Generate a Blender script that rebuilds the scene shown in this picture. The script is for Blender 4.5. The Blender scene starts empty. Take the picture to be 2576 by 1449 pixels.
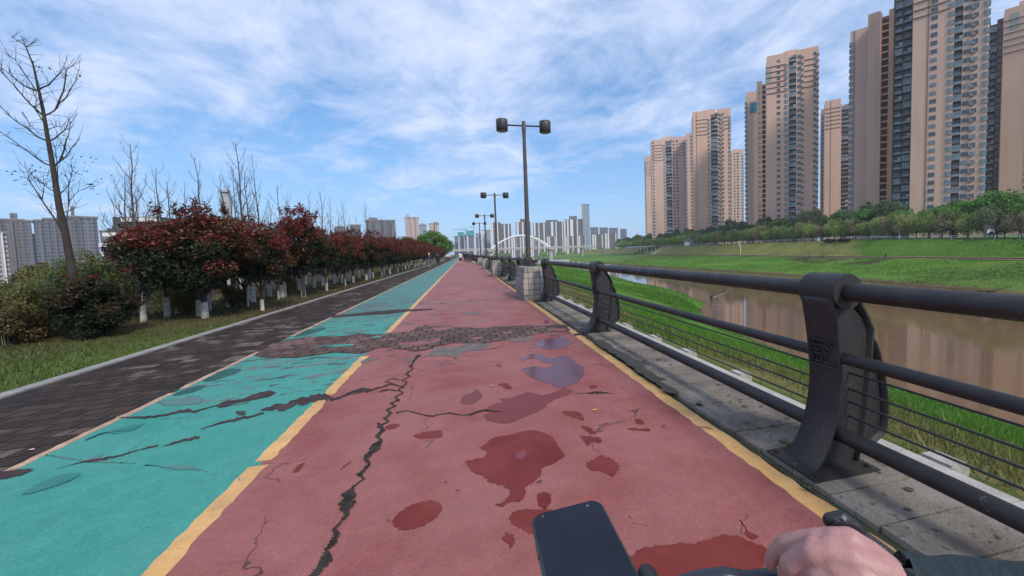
import bpy, math, random
import numpy as np
from mathutils import Vector, Matrix
R = math.radians
rnd = random.Random(7)
SC = bpy.context.scene
COL = SC.collection
# ------------------------------------------------------------------ camera
# reference frame 2576 x 1449; principal point (PX,PY), focal F in those pixels
F, PX, PY, ROLL, EYE = 1000.0, 1400.0, 690.0, 0.045, 1.4
VX, VY = 1167.0, 640.0                      # where the path vanishes
d1 = Vector(((VX-PX)/F, (PY-VY)/F, -1)).normalized()
u0 = Vector((-math.sin(ROLL), math.cos(ROLL), 0))
u1 = (u0 - d1*u0.dot(d1)).normalized()
r1 = d1.cross(u1)
M = Matrix((r1, d1, u1))                    # camera -> world
cam_d = bpy.data.cameras.new("camera")
cam = bpy.data.objects.new("camera", cam_d); COL.objects.link(cam)
cam_d.sensor_width = 36; cam_d.lens = 36*F/2576
cam_d.shift_x = -(PX-1288)/2576; cam_d.shift_y = (PY-724.5)/2576
cam_d.clip_start = 0.05; cam_d.clip_end = 9000
cam.matrix_world = Matrix.Translation((0, 0, EYE)) @ M.to_4x4()
SC.camera = cam
def ray(px, py): return M @ Vector(((px-PX)/F, (PY-py)/F, -1))
def gp(px, py, z=0.0):                      # picture point -> point on the plane at height z
    v = ray(px, py); t = (z-EYE)/v.z; return Vector((v.x*t, v.y*t, z))
def at(px, py, Y):                          # picture point -> point at distance Y along the path
    v = ray(px, py); t = Y/v.y; return Vector((v.x*t, Y, EYE+v.z*t))
def cp(px, py, d):                          # picture point at camera depth d
    return Vector((0, 0, EYE)) + ray(px, py)*d
# ------------------------------------------------------------------ sky and sun
SUN_AZ = Vector((0.36, -0.93, 0)).normalized(); SUN_EL = R(42)
w = bpy.data.worlds.new("World"); SC.world = w; w.use_nodes = True
nt = w.node_tree; nt.nodes.clear()
def N(t, ty, **k):
    n = t.nodes.new(ty)
    for a, b in k.items():
        if a in n.inputs: n.inputs[a].default_value = b
        else: setattr(n, a, b)
    return n
def mth(t, op, a, b=None, clamp=False):
    n = t.nodes.new('ShaderNodeMath'); n.operation = op; n.use_clamp = clamp
    for i, v in enumerate((a, b)):
        if v is None: continue
        if isinstance(v, (int, float)): n.inputs[i].default_value = v
        else: t.links.new(v, n.inputs[i])
    return n.outputs[0]
def mixc(t, f, a, b, blend='MIX'):
    n = t.nodes.new('ShaderNodeMix'); n.data_type = 'RGBA'; n.blend_type = blend
    for i, v in ((0, f), (6, a), (7, b)):
        if isinstance(v, (int, float)): n.inputs[i].default_value = v
        elif isinstance(v, tuple): n.inputs[i].default_value = (*v[:3], 1)
        else: t.links.new(v, n.inputs[i])
    return n.outputs[2]
def ramp(t, fac, stops):
    n = t.nodes.new('ShaderNodeValToRGB'); e = n.color_ramp.elements
    while len(e) > 1: e.remove(e[0])
    for i, (p, c) in enumerate(stops):
        if i == 0: e[0].position = p; q = e[0]
        else: q = e.new(p)
        q.color = (c, c, c, 1) if isinstance(c, (int, float)) else (*c[:3], 1)
    t.links.new(fac, n.inputs[0]); return n.outputs[0]
def comb(t, x, y, z=0):
    n = t.nodes.new('ShaderNodeCombineXYZ')
    for i, v in enumerate((x, y, z)):
        if isinstance(v, (int, float)): n.inputs[i].default_value = v
        else: t.links.new(v, n.inputs[i])
    return n.outputs[0]
def noise(t, vec, scale, detail=4, rough=.55, dist=0):
    n = N(t, 'ShaderNodeTexNoise', Scale=scale, Detail=detail, Roughness=rough, Distortion=dist)
    if vec is not None: t.links.new(vec, n.inputs['Vector'])
    return n.outputs['Fac']
sky = N(nt, 'ShaderNodeTexSky'); sky.sky_type = 'NISHITA'; sky.sun_disc = False
sky.sun_elevation = SUN_EL; sky.sun_rotation = math.atan2(SUN_AZ.x, SUN_AZ.y)
sky.air_density = 1.0; sky.dust_density = 0.6; sky.ozone_density = 2.0
tc = N(nt, 'ShaderNodeTexCoord'); sx = N(nt, 'ShaderNodeSeparateXYZ')
nt.links.new(tc.outputs['Generated'], sx.inputs[0])
zz = mth(nt, 'ADD', mth(nt, 'MAXIMUM', sx.outputs[2], 0.0), 0.16)
cu = mth(nt, 'DIVIDE', sx.outputs[0], zz); cv = mth(nt, 'DIVIDE', sx.outputs[1], zz)
ca, sa = math.cos(.55), math.sin(.55)
ru = mth(nt, 'ADD', mth(nt, 'MULTIPLY', cu, ca), mth(nt, 'MULTIPLY', cv, sa))
rv = mth(nt, 'SUBTRACT', mth(nt, 'MULTIPLY', cv, ca), mth(nt, 'MULTIPLY', cu, sa))
big = noise(nt, comb(nt, mth(nt, 'MULTIPLY', ru, .55), mth(nt, 'MULTIPLY', rv, .30), 3.1), 1.0, 3, .5, .3)
mid = noise(nt, comb(nt, mth(nt, 'MULTIPLY', ru, 1.3), mth(nt, 'MULTIPLY', rv, 1.0), 8.2), 2.0, 9, .66, .45)
fin = noise(nt, comb(nt, ru, rv, 1.0), 7.0, 6, .65, .2)
dens = mth(nt, 'ADD', mth(nt, 'MULTIPLY', big, .50), mth(nt, 'ADD', mth(nt, 'MULTIPLY', mid, .50), mth(nt, 'MULTIPLY', fin, .16)))
# thinner towards the horizon, thicker overhead
elev = ramp(nt, sx.outputs[2], [(0.0, .0), (.10, .12), (.24, .50), (.45, 1.0)])
dens = mth(nt, 'ADD', dens, mth(nt, 'MULTIPLY', mth(nt, 'SUBTRACT', elev, .62), .26))
cl = ramp(nt, dens, [(.51, 0), (.58, .34), (.67, .70), (.80, .94)])
shade = ramp(nt, mid, [(.35, (6.4, 7.7, 10.6)), (.65, (8.8, 9.5, 11.6))])
hs = N(nt, 'ShaderNodeHueSaturation', Saturation=1.45, Value=1.35); nt.links.new(sky.outputs[0], hs.inputs['Color'])
lowh = ramp(nt, sx.outputs[2], [(0.0, .78), (.12, .60), (.30, .42), (.7, .30)])
base = mixc(nt, lowh, hs.outputs[0], (4.2, 6.8, 11.4))
colr = mixc(nt, cl, base, shade)
bg = N(nt, 'ShaderNodeBackground', Strength=.1); nt.links.new(colr, bg.inputs[0])
wo = N(nt, 'ShaderNodeOutputWorld'); nt.links.new(bg.outputs[0], wo.inputs[0])
sun_d = bpy.data.lights.new("sun", 'SUN'); sun_d.energy = 2.9; sun_d.angle = R(12); sun_d.color = (1, .93, .84)
sun = bpy.data.objects.new("sun", sun_d); COL.objects.link(sun)
sd = Vector((SUN_AZ.x*math.cos(SUN_EL), SUN_AZ.y*math.cos(SUN_EL), math.sin(SUN_EL)))
sun.rotation_euler = sd.to_track_quat('Z', 'Y').to_euler()
SC.render.engine = 'CYCLES'
SC.view_settings.view_transform = 'Standard'; SC.view_settings.look = 'None'
SC.view_settings.exposure = 0.0; SC.view_settings.gamma = 1.0
# ------------------------------------------------------------------ materials
MATS = {}
def mat(name, col, rough=.8, metal=0, var=None, vscale=4, bump=0, bscale=20, spec=.5, coord='Object', attr=None, detail=4):
    """plain Principled material, optional second colour mixed by noise, optional bump"""
    if name in MATS: return MATS[name]
    m = bpy.data.materials.new(name); m.use_nodes = True; t = m.node_tree
    p = t.nodes['Principled BSDF']; p.inputs['Roughness'].default_value = rough
    p.inputs['Metallic'].default_value = metal; p.inputs['Specular IOR Level'].default_value = spec
    p.inputs['Base Color'].default_value = (*col, 1)
    c = N(t, 'ShaderNodeTexCoord').outputs[coord]
    src = None
    if attr:
        a = N(t, 'ShaderNodeAttribute'); a.attribute_name = attr; src = a.outputs['Color']
        t.links.new(src, p.inputs['Base Color'])
    if var is not None:
        f = ramp(t, noise(t, c, vscale, detail, .6), [(.35, 0), (.65, 1)])
        if src is None: out = mixc(t, f, col, var)
        else: out = mixc(t, f, src, var, 'MULTIPLY')
        t.links.new(out, p.inputs['Base Color'])
    if bump:
        b = N(t, 'ShaderNodeBump', Strength=bump, Distance=.02)
        t.links.new(noise(t, c, bscale, 5, .6), b.inputs['Height']); t.links.new(b.outputs[0], p.inputs['Normal'])
    MATS[name] = m; return m
# ------------------------------------------------------------------ mesh builder
class MB:
    def __init__(s): s.v = []; s.f = []; s.mi = []; s.cur = 0; s.sm = []
    def add(s, vs, fs, smooth=False):
        o = len(s.v); s.v += [tuple(v) for v in vs]
        for f in fs: s.f.append(tuple(o+i for i in f)); s.mi.append(s.cur); s.sm.append(smooth)
        return s
    def box(s, x0, x1, y0, y1, z0, z1, rot=None, loc=None):
        vs = [Vector((x, y, z)) for z in (z0, z1) for y in (y0, y1) for x in (x0, x1)]
        if rot is not None: vs = [rot @ v for v in vs]
        if loc is not None: vs = [v+Vector(loc) for v in vs]
        return s.add(vs, [(0, 2, 3, 1), (4, 5, 7, 6), (0, 1, 5, 4), (2, 6, 7, 3), (0, 4, 6, 2), (1, 3, 7, 5)])
    def tube(s, pts, rad, n=8, caps=True):
        pts = [Vector(p) for p in pts]; k = len(pts)
        if isinstance(rad, (int, float)): rad = [rad]*k
        vs = []; up = None
        for i, p in enumerate(pts):
            d = (pts[min(i+1, k-1)]-pts[max(i-1, 0)])
            d = d.normalized() if d.length > 1e-9 else Vector((0, 0, 1))
            if up is None:
                up = Vector((0, 0, 1)) if abs(d.z) < .9 else Vector((1, 0, 0))
            a = d.cross(up)
            if a.length < 1e-6: a = d.cross(Vector((0, 1, 0)))
            a.normalize(); b = d.cross(a); up = -b if False else a.cross(d)
            for j in range(n):
                t = 2*math.pi*j/n; vs.append(p+(a*math.cos(t)+b*math.sin(t))*rad[i])
        fs = [(i*n+j, i*n+(j+1) % n, (i+1)*n+(j+1) % n, (i+1)*n+j) for i in range(k-1) for j in range(n)]
        s.add(vs, fs, n > 5)
        if caps:
            s.add(vs[:n], [tuple(range(n))[::-1]]); s.add(vs[-n:], [tuple(range(n))])
        return s
    def lathe(s, prof, loc=(0, 0, 0), n=16, rot=None):
        vs = []
        for r_, z in prof:
            for j in range(n):
                v = Vector((r_*math.cos(2*math.pi*j/n), r_*math.sin(2*math.pi*j/n), z))
                if rot is not None: v = rot @ v
                vs.append(v+Vector(loc))
        k = len(prof)
        s.add(vs, [(i*n+j, i*n+(j+1) % n, (i+1)*n+(j+1) % n, (i+1)*n+j) for i in range(k-1) for j in range(n)], True)
        s.add(vs[:n], [tuple(range(n))[::-1]]); s.add(vs[-n:], [tuple(range(n))]); return s
    def prism(s, poly, a, b, f):
        """extrude 2-D polygon between parameters a and b; f(u,v,w) -> point"""
        n = len(poly); vs = [f(u, v, a) for u, v in poly]+[f(u, v, b) for u, v in poly]
        s.add(vs, [tuple(range(n))[::-1], tuple(range(n, 2*n))]+[(i, (i+1) % n, n+(i+1) % n, n+i) for i in range(n)]); return s
    def sphere(s, c, r_, n=8, m=5, sc=(1, 1, 1)):
        vs = [Vector(c)+Vector((0, 0, -r_*sc[2]))]
        for i in range(1, m):
            ph = -math.pi/2+math.pi*i/m
            for j in range(n):
                t = 2*math.pi*j/n; vs.append(Vector(c)+Vector((r_*sc[0]*math.cos(ph)*math.cos(t), r_*sc[1]*math.cos(ph)*math.sin(t), r_*sc[2]*math.sin(ph))))
        vs.append(Vector(c)+Vector((0, 0, r_*sc[2]))); L = len(vs)-1
        fs = [(0, 1+(j+1) % n, 1+j) for j in range(n)]
        for i in range(m-2):
            for j in range(n): a = 1+i*n+j; b = 1+i*n+(j+1) % n; fs.append((a, b, b+n, a+n))
        fs += [(L, L-n+j, L-n+(j+1) % n) for j in range(n)]
        return s.add(vs, fs, True)
    def mesh(s, name, mats):
        me = bpy.data.meshes.new(name); me.from_pydata(s.v, [], s.f)
        for m_ in (mats if isinstance(mats, (list, tuple)) else [mats]): me.materials.append(m_)
        me.polygons.foreach_set('material_index', s.mi); me.polygons.foreach_set('use_smooth', s.sm)
        me.validate(); me.update(); return me
    def build(s, name, mats, parent=None, origin=None):
        if origin is not None:
            o_ = Vector(origin); s.v = [tuple(Vector(v)-o_) for v in s.v]
        o = bpy.data.objects.new(name, s.mesh(name, mats)); COL.objects.link(o)
        if origin is not None: o.location = origin
        if parent is not None: o.parent = parent
        return o
def tag(o, label=None, cat=None, group=None, kind=None):
    if label: o['label'] = label
    if cat: o['category'] = cat
    if group: o['group'] = group
    if kind: o['kind'] = kind
    return o
def thing(name, loc, label, cat, group=None, rz=0):
    o = bpy.data.objects.new(name, None); COL.objects.link(o); o.location = loc; o.rotation_euler = (0, 0, rz)
    o.empty_display_size = .1
    return tag(o, label, cat, group)
def link(name, me, parent=None, loc=None, rz=0, sc=None):
    o = bpy.data.objects.new(name, me); COL.objects.link(o)
    if parent is not None: o.parent = parent
    if loc is not None: o.location = loc
    if rz: o.rotation_euler = (0, 0, rz)
    if sc is not None: o.scale = sc if not isinstance(sc, (int, float)) else (sc,)*3
    return o
def dup(root, loc, rz=0, sc=None, label=None):
    r_ = root.copy(); COL.objects.link(r_); r_.location = loc; r_.rotation_euler = (0, 0, rz)
    if sc is not None: r_.scale = sc if not isinstance(sc, (int, float)) else (sc,)*3
    if label: r_['label'] = label
    for ch in list(root.children):
        c = ch.copy(); COL.objects.link(c); c.parent = r_
        for g in ch.children:
            d = g.copy(); COL.objects.link(d); d.parent = c
    return r_
def struct(o, name=None): o['kind'] = 'structure'; return o
# ------------------------------------------------------------------ terrain
S1y = [-300, 0, 25, 36, 50, 58, 66, 90, 118, 169, 262, 320, 380, 440, 500, 600]
S1x = [30, 30, 30, 31, 34, 38, 45, 52, 54, 62, 69, 69, 60, 40, 0, -160]
S2y = [-300, 50, 90, 140, 300, 409, 543, 700, 820]; S2x = [94, 97, 104, 105, 105, 107, 121, 130, 115]
TPy = [-300, 68, 104, 147, 190, 300, 418, 610, 760]; TPx = [130, 133, 136, 141, 147, 160, 181, 218, 232]
ZT = -4.4
def ztop(y): return np.interp(y, [50, 85, 130, 300, 600], [.5, 1.1, 2.5, 2.9, 3.5])
def on_t(px, off):
    v = ray(px, 640); Y = 200.0
    for _ in range(60): Y = .5*Y+.5*(float(np.interp(Y, TPy, TPx))+off)/v.x*v.y
    return Y
ZW = -9.2
def s1(y): return np.interp(y, S1y, S1x)
def s2(y): return np.interp(y, S2y, S2x)
def tp(y): return np.interp(y, TPy, TPx)
def height(x, y):
    x = np.asarray(x, float); y = np.asarray(y, float)
    a = s1(y); b = s2(y); c = tp(y)
    lin = -.32 + (ZW+.1)*(x-3.0)/np.maximum(a-3, 5)
    cap = np.minimum(0, ZW-.1+(a-x)*.33)
    hn = np.where(y < 430, lin, cap)
    hn = np.where(x < 2.95, np.where(y < 480, -.03, np.minimum(-.03, cap)), np.minimum(hn, -.3))
    hn = np.where(x > a, np.maximum(hn, ZW-.8), hn); hn = np.where(hn < ZW-.8, ZW-.8, hn)
    left = np.interp(x, [-3000, -300, -60, -22, -12, -9, -5.4], [-9, -8, -6, -1.6, .12, .05, -.02])
    hn = np.where(x < -5.3, np.where(y < 480, left, np.minimum(left, cap)), hn)
    he = np.where(x < b, ZW-.8+0*x, np.where(x < c, ZW+(x-b)/(c-b)*(ZT-ZW), np.where(x < c+2.4, ZT, np.minimum(ztop(y), ZT+(x-c-2.4)/11*(ztop(y)-ZT)))))
    n = y-820
    hv = np.where(n < 0, ZW-.8, np.minimum(1.0, ZW+n*.16))
    return np.maximum(np.maximum(hn, he), hv)
xs = sorted(set([-2500, -1500, -900, -600, -400, -300, -200, -120, -80, -60, -45, -35, -28]+list(np.arange(-24, -12, 2))+list(np.arange(-12, -5.3, .7))+[-5.3, -5.0, -2, 0, 2.5, 2.94, 2.96]+list(np.arange(3.5, 24, .8))+list(np.arange(24, 60, 1.5))+list(np.arange(60, 92, 4))+list(np.arange(92, 160, 1.0))+list(np.arange(160, 262, 2.5))+[265, 300, 400, 600, 1000, 1600, 2500]))
ys = sorted(set([-200, -60, -20]+list(np.arange(-8, 40, 1.0))+list(np.arange(40, 120, 2))+list(np.arange(120, 300, 6))+list(np.arange(300, 1100, 14))+[1100, 1200, 1500, 2000, 2500]))
X, Y = np.meshgrid(xs, ys); Z = height(X, Y)
rng = np.random.RandomState(3)
def vnoise(x, y, s, seed=0):
    r_ = np.random.RandomState(seed); g = r_.rand(64, 64)
    u = x/s % 64; v = y/s % 64; i = np.floor(u).astype(int); j = np.floor(v).astype(int); fu = u-i; fv = v-j
    fu = fu*fu*(3-2*fu); fv = fv*fv*(3-2*fv); i2 = (i+1) % 64; j2 = (j+1) % 64; i %= 64; j %= 64
    return (g[i, j]*(1-fu)+g[i2, j]*fu)*(1-fv)+(g[i, j2]*(1-fu)+g[i2, j2]*fu)*fv
onslope = ((X > 3.2) & (X < 150))
Z = Z+np.where(onslope, (vnoise(X, Y, 2.3, 1)-.5)*.16+(vnoise(X, Y, 9, 2)-.5)*.35*np.minimum(1, np.maximum(0, X-4)/10), 0)
Z = Z+np.where((X < -5.6) & (X > -60), (vnoise(X, Y, 1.7, 5)-.5)*.07, 0)
lush = np.array([.088, .195, .024]); mid_g = np.array([.105, .150, .035]); dry = np.array([.20, .165, .075]); soil = np.array([.115, .075, .042]); brn = np.array([.085, .066, .038]); shore = np.array([.13, .115, .05])
def zone(X, Y):
    c = np.zeros(X.shape+(3,)); c[:] = mid_g
    def mix(m_, col): 
        m_ = np.clip(m_, 0, 1)[..., None]; c[:] = c*(1-m_)+col*m_
    n1 = vnoise(X, Y, 6, 11); n2 = vnoise(X, Y, 2.2, 12); n3 = vnoise(X, Y*.5, 30, 13)
    near = (X > 2.7) & (X < 84)
    mix(near*np.clip((X-4.6+n2*3)/3, 0, 1), lush)
    mix(near*(X < 22)*np.clip((n1-.60)*6, 0, .85)*np.clip((12-X)/6, 0, 1), dry*.9)
    mix(near*(Y > 16)*(Y < 75)*np.clip((vnoise(X, Y*.3, 4, 17)-.55)*5, 0, .8)*(X < 14), dry)
    east = X > 88; cT = tp(Y)
    mix(east*(X < cT), lush*1.15)
    mix(east*(X < cT)*np.clip((n3-.55)*4, 0, .5), mid_g)
    mix(east*(X < s2(Y)+3.5), shore); mix(east*(X < s2(Y)+1.2), np.array([.10, .08, .045]))
    mix(east*(X >= cT), np.array([.20, .215, .065]))
    mix(east*(X >= cT)*(Y < 112+(X-cT)*1.2), lush)
    mix(east*(X < cT)*(X > cT-11)*(Y > 100)*(Y < 140)*np.clip((n2+n1-.55)*3, 0, .9), brn)
    left = X < -5.2
    mix(left, np.array([.070, .112, .026])); mix(left*np.clip((n2+n1-.75)*2, 0, .6), mid_g)
    mix(left*np.clip((Y-8.5+(-5-X)*1.2)/5, 0, .88), np.array([.105, .088, .042])); mix(left*(X > -5.6)*np.clip((Y-11)/5, 0, .6), soil)
    mix(left*np.clip((-9.2-X+n2)/2, 0, 1), np.array([.07, .055, .035]))
    mix((Y > 800)*(X < 105), np.array([.10, .13, .06]))
    return c
CC = zone(X, Y)
ny, nx = X.shape
me = bpy.data.meshes.new('ground')
me.from_pydata(np.stack([X, Y, Z], -1).reshape(-1, 3).tolist(), [], [(j*nx+i, j*nx+i+1, (j+1)*nx+i+1, (j+1)*nx+i) for j in range(ny-1) for i in range(nx-1)])
ca_ = me.color_attributes.new('zone', 'FLOAT_COLOR', 'POINT')
ca_.data.foreach_set('color', np.concatenate([CC.reshape(-1, 3), np.ones((nx*ny, 1))], 1).ravel())
me.polygons.foreach_set('use_smooth', [True]*len(me.polygons))
gm = mat('ground_mat', (1, 1, 1), .95, attr='zone', spec=.2)
t = gm.node_tree; p = t.nodes['Principled BSDF']; a = [n for n in t.nodes if n.type == 'ATTRIBUTE'][0]
c = N(t, 'ShaderNodeTexCoord').outputs['Object']
f1 = noise(t, c, .9, 6, .7); f2 = noise(t, c, 14, 5, .7); f3 = noise(t, c, .12, 4, .6)
k1 = ramp(t, f1, [(.3, (.62, .66, .60)), (.7, (1.3, 1.2, 1.15))]); k2 = ramp(t, f2, [(.3, (.6, .62, .6)), (.7, (1.35, 1.3, 1.2))]); k3 = ramp(t, f3, [(.35, (.8, .85, .8)), (.65, (1.2, 1.12, 1.1))])
o_ = mixc(t, 1.0, mixc(t, 1.0, mixc(t, 1.0, a.outputs['Color'], k1, 'MULTIPLY'), k2, 'MULTIPLY'), k3, 'MULTIPLY')
t.links.new(o_, p.inputs['Base Color'])
b = N(t, 'ShaderNodeBump', Strength=.8, Distance=.06); t.links.new(noise(t, c, 9, 6, .7), b.inputs['Height']); t.links.new(b.outputs[0], p.inputs['Normal'])
me.materials.append(gm); o = bpy.data.objects.new('ground', me); COL.objects.link(o); struct(o)
# ------------------------------------------------------------------ river
wm = mat('river_water', (.175, .102, .055), .045, spec=.45)
t = wm.node_tree; p = t.nodes['Principled BSDF']; c = N(t, 'ShaderNodeTexCoord').outputs['Object']
mp = N(t, 'ShaderNodeMapping'); mp.inputs['Scale'].default_value = (.8, .8, 1); t.links.new(c, mp.inputs[0])
b = N(t, 'ShaderNodeBump', Strength=.05, Distance=.08); t.links.new(noise(t, mp.outputs[0], 1.6, 4, .55), b.inputs['Height']); t.links.new(b.outputs[0], p.inputs['Normal'])
m_ = MB(); m_.add([(-2490, -190, ZW), (260, -190, ZW), (260, 1400, ZW), (-2490, 1400, ZW)], [(0, 1, 2, 3)]); struct(m_.build('river_water', wm))
# ------------------------------------------------------------------ path surfaces
PATH_END = 470
def brick_mat(name, c1, c2, mort, bw, bh, msize, var=.3, pale=None, yaw=0, xz=False, bias=0):
    m = bpy.data.materials.new(name); m.use_nodes = True; t = m.node_tree; p = t.nodes['Principled BSDF']
    c = N(t, 'ShaderNodeTexCoord').outputs['Object']
    if xz:
        s_ = N(t, 'ShaderNodeSeparateXYZ'); t.links.new(c, s_.inputs[0]); c2_ = comb(t, mth(t, 'ADD', s_.outputs[0], s_.outputs[1]), s_.outputs[2], 0)
    else: c2_ = c
    dn = N(t, 'ShaderNodeTexNoise', Scale=2.2, Detail=2.0); t.links.new(c, dn.inputs['Vector'])
    vm = N(t, 'ShaderNodeVectorMath'); vm.operation = 'MULTIPLY_ADD'; t.links.new(dn.outputs['Color'], vm.inputs[0]); vm.inputs[1].default_value = (.05*var, .05*var, 0); t.links.new(c2_, vm.inputs[2])
    b = N(t, 'ShaderNodeTexBrick', Scale=1.0); b.inputs['Brick Width'].default_value = bw; b.inputs['Row Height'].default_value = bh
    b.inputs['Mortar Size'].default_value = msize; b.inputs['Mortar Smooth'].default_value = .3; b.inputs['Bias'].default_value = bias
    b.inputs['Color1'].default_value = (*c1, 1); b.inputs['Color2'].default_value = (*c2, 1); b.inputs['Mortar'].default_value = (*mort, 1)
    t.links.new(vm.outputs[0], b.inputs['Vector'])
    n1 = noise(t, c, 1.3, 5, .6); n2 = noise(t, c, 30, 4, .6)
    k = ramp(t, n1, [(.3, .72), (.7, 1.2)]); k2 = ramp(t, n2, [(.3, .8), (.7, 1.2)])
    col = mixc(t, 1.0, mixc(t, 1.0, b.outputs['Color'], k, 'MULTIPLY'), k2, 'MULTIPLY')
    if pale:
        v = N(t, 'ShaderNodeTexVoronoi', Scale=1.0); mp = N(t, 'ShaderNodeMapping'); mp.inputs['Scale'].default_value = (1/bw*1.0, 1/bh*1.0, 1); t.links.new(c, mp.inputs[0])
        wn = N(t, 'ShaderNodeTexWhiteNoise'); wn.noise_dimensions = '2D'
        fl = N(t, 'ShaderNodeVectorMath'); fl.operation = 'FLOOR'; t.links.new(mp.outputs[0], fl.inputs[0]); t.links.new(fl.outputs[0], wn.inputs['Vector'])
        patch = ramp(t, noise(t, c, .8, 3, .5), [(.44, 0), (.56, 1)])
        f = mth(t, 'MULTIPLY', mth(t, 'GREATER_THAN', wn.outputs['Value'], .70), patch)
        f = mth(t, 'MULTIPLY', f, mth(t, 'SUBTRACT', 1.0, b.outputs['Fac'])); f = mth(t, 'MULTIPLY', f, mth(t, 'ADD', .2, n2))
        col = mixc(t, f, col, pale)
    t.links.new(col, p.inputs['Base Color']); p.inputs['Roughness'].default_value = .85; p.inputs['Specular IOR Level'].default_value = .2
    hh = mth(t, 'ADD', mth(t, 'MULTIPLY', b.outputs['Fac'], -1.0), mth(t, 'MULTIPLY', n2, .5))
    bp = N(t, 'ShaderNodeBump', Strength=.7, Distance=.012); t.links.new(hh, bp.inputs['Height']); t.links.new(bp.outputs[0], p.inputs['Normal'])
    MATS[name] = m; return m
pav = brick_mat('dark_brick_paving', (.028, .021, .017), (.062, .040, .030), (.012, .010, .008), .20, .17, .010, pale=(.20, .155, .13))
brk = brick_mat('exposed_red_brick', (.092, .055, .048), (.135, .085, .072), (.024, .018, .015), .20, .22, .012, var=1.0, pale=(.22, .13, .12))
def sheet(name, x0, x1, z, m, y0=-3, y1=PATH_END, step=6.0):
    b = MB(); ys_ = list(np.arange(y0, y1+.01, step)); vs = [(x, y, z) for y in ys_ for x in (x0, x1)]
    b.add(vs, [(2*i, 2*i+1, 2*i+3, 2*i+2) for i in range(len(ys_)-1)]); return struct(b.build(name, m))
XG0, XG1, XR1 = -3.14, -1.43, 1.725
sheet('brick_paving', -4.93, 2.62, 0.0, pav)
def paint(name, col, col2, worn, wearlo, streak, seed, peel, dust):
    m = bpy.data.materials.new(name); m.use_nodes = True; t = m.node_tree; p = t.nodes['Principled BSDF']
    c = N(t, 'ShaderNodeTexCoord').outputs['Object']
    s_ = N(t, 'ShaderNodeSeparateXYZ'); t.links.new(c, s_.inputs[0])
    a = noise(t, c, 1.1+seed*.1, 6, .6, .4); b_ = noise(t, c, 9, 5, .65); g = noise(t, c, 160, 3, .6)
    col_ = mixc(t, ramp(t, a, [(.34, 0), (.66, 1)]), col, col2)
    col_ = mixc(t, 1.0, col_, ramp(t, b_, [(.25, .84), (.75, 1.13)]), 'MULTIPLY')
    col_ = mixc(t, 1.0, col_, ramp(t, g, [(.3, .78), (.7, 1.22)]), 'MULTIPLY')
    # worn paint farther up the path shows the brick courses beneath
    far = ramp(t, mth(t, 'DIVIDE', s_.outputs[1], 100.0), [(.085, 0), (.11, 1)])
    mp = N(t, 'ShaderNodeMapping'); mp.inputs['Scale'].default_value = (1.1, 5.0, 1); t.links.new(c, mp.inputs[0])
    st = noise(t, mp.outputs[0], .9, 6, .72, .3)
    f = mth(t, 'MULTIPLY', mth(t, 'MULTIPLY', ramp(t, st, [(wearlo, 0), (wearlo+.12, 1)]), far), streak)
    col_ = mixc(t, f, col_, worn)
    # peeled strips on both sides of the bare band
    yb = ramp(t, mth(t, 'DIVIDE', s_.outputs[1], 20.0), peel)
    mp2 = N(t, 'ShaderNodeMapping'); mp2.inputs['Scale'].default_value = (1.6, 4.2, 1); mp2.inputs['Rotation'].default_value = (0, 0, -.12); t.links.new(c, mp2.inputs[0])
    pn = noise(t, mp2.outputs[0], 1.9, 7, .62, .5); pf = mth(t, 'GREATER_THAN', mth(t, 'ADD', pn, mth(t, 'MULTIPLY', yb, .15)), .655)
    tn = ramp(t, noise(t, c, 2.1, 2, .5), [(.42, 0), (.55, 1)]); col_ = mixc(t, mth(t, 'MULTIPLY', pf, mth(t, 'MINIMUM', mth(t, 'MULTIPLY', yb, 4.0), 1.0)), col_, mixc(t, tn, (.045, .030, .033), (.15, .125, .125)))
    # flakes near the camera
    fl = ramp(t, noise(t, c, 3.2, 8, .75, .6), [(.705, 0), (.72, 1)])
    col_ = mixc(t, mth(t, 'MULTIPLY', fl, .6), col_, worn)
    # hairline cracks
    v = N(t, 'ShaderNodeTexVoronoi', Scale=.75); v.feature = 'DISTANCE_TO_EDGE'
    dn = N(t, 'ShaderNodeTexNoise', Scale=2.5, Detail=6.0); t.links.new(c, dn.inputs['Vector'])
    vm = N(t, 'ShaderNodeVectorMath'); vm.operation = 'MULTIPLY_ADD'; t.links.new(dn.outputs['Color'], vm.inputs[0]); vm.inputs[1].default_value = (.6, .6, 0); t.links.new(c, vm.inputs[2]); t.links.new(vm.outputs[0], v.inputs['Vector'])
    cr = mth(t, 'MULTIPLY', mth(t, 'LESS_THAN', v.outputs['Distance'], .0035), mth(t, 'GREATER_THAN', a, .52))
    col_ = mixc(t, mth(t, 'MULTIPLY', cr, .75), col_, (.03, .02, .02))
    vs_ = N(t, 'ShaderNodeTexVoronoi', Scale=17.0); t.links.new(c, vs_.inputs['Vector']); spk = mth(t, 'LESS_THAN', vs_.outputs['Distance'], .045); sv = N(t, 'ShaderNodeSeparateColor'); t.links.new(vs_.outputs['Color'], sv.inputs[0])
    col_ = mixc(t, mth(t, 'MULTIPLY', mth(t, 'MULTIPLY', spk, mth(t, 'GREATER_THAN', sv.outputs[0], .80)), .75), col_, (.035, .025, .022)); col_ = mixc(t, mth(t, 'MULTIPLY', mth(t, 'MULTIPLY', spk, mth(t, 'LESS_THAN', sv.outputs[0], .09)), .6), col_, (.50, .42, .38))
    sc_ = noise(t, c, 46, 4, .7); col_ = mixc(t, 1.0, col_, ramp(t, sc_, [(.3, .86), (.5, 1.0), (.72, 1.16)]), 'MULTIPLY')
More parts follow.
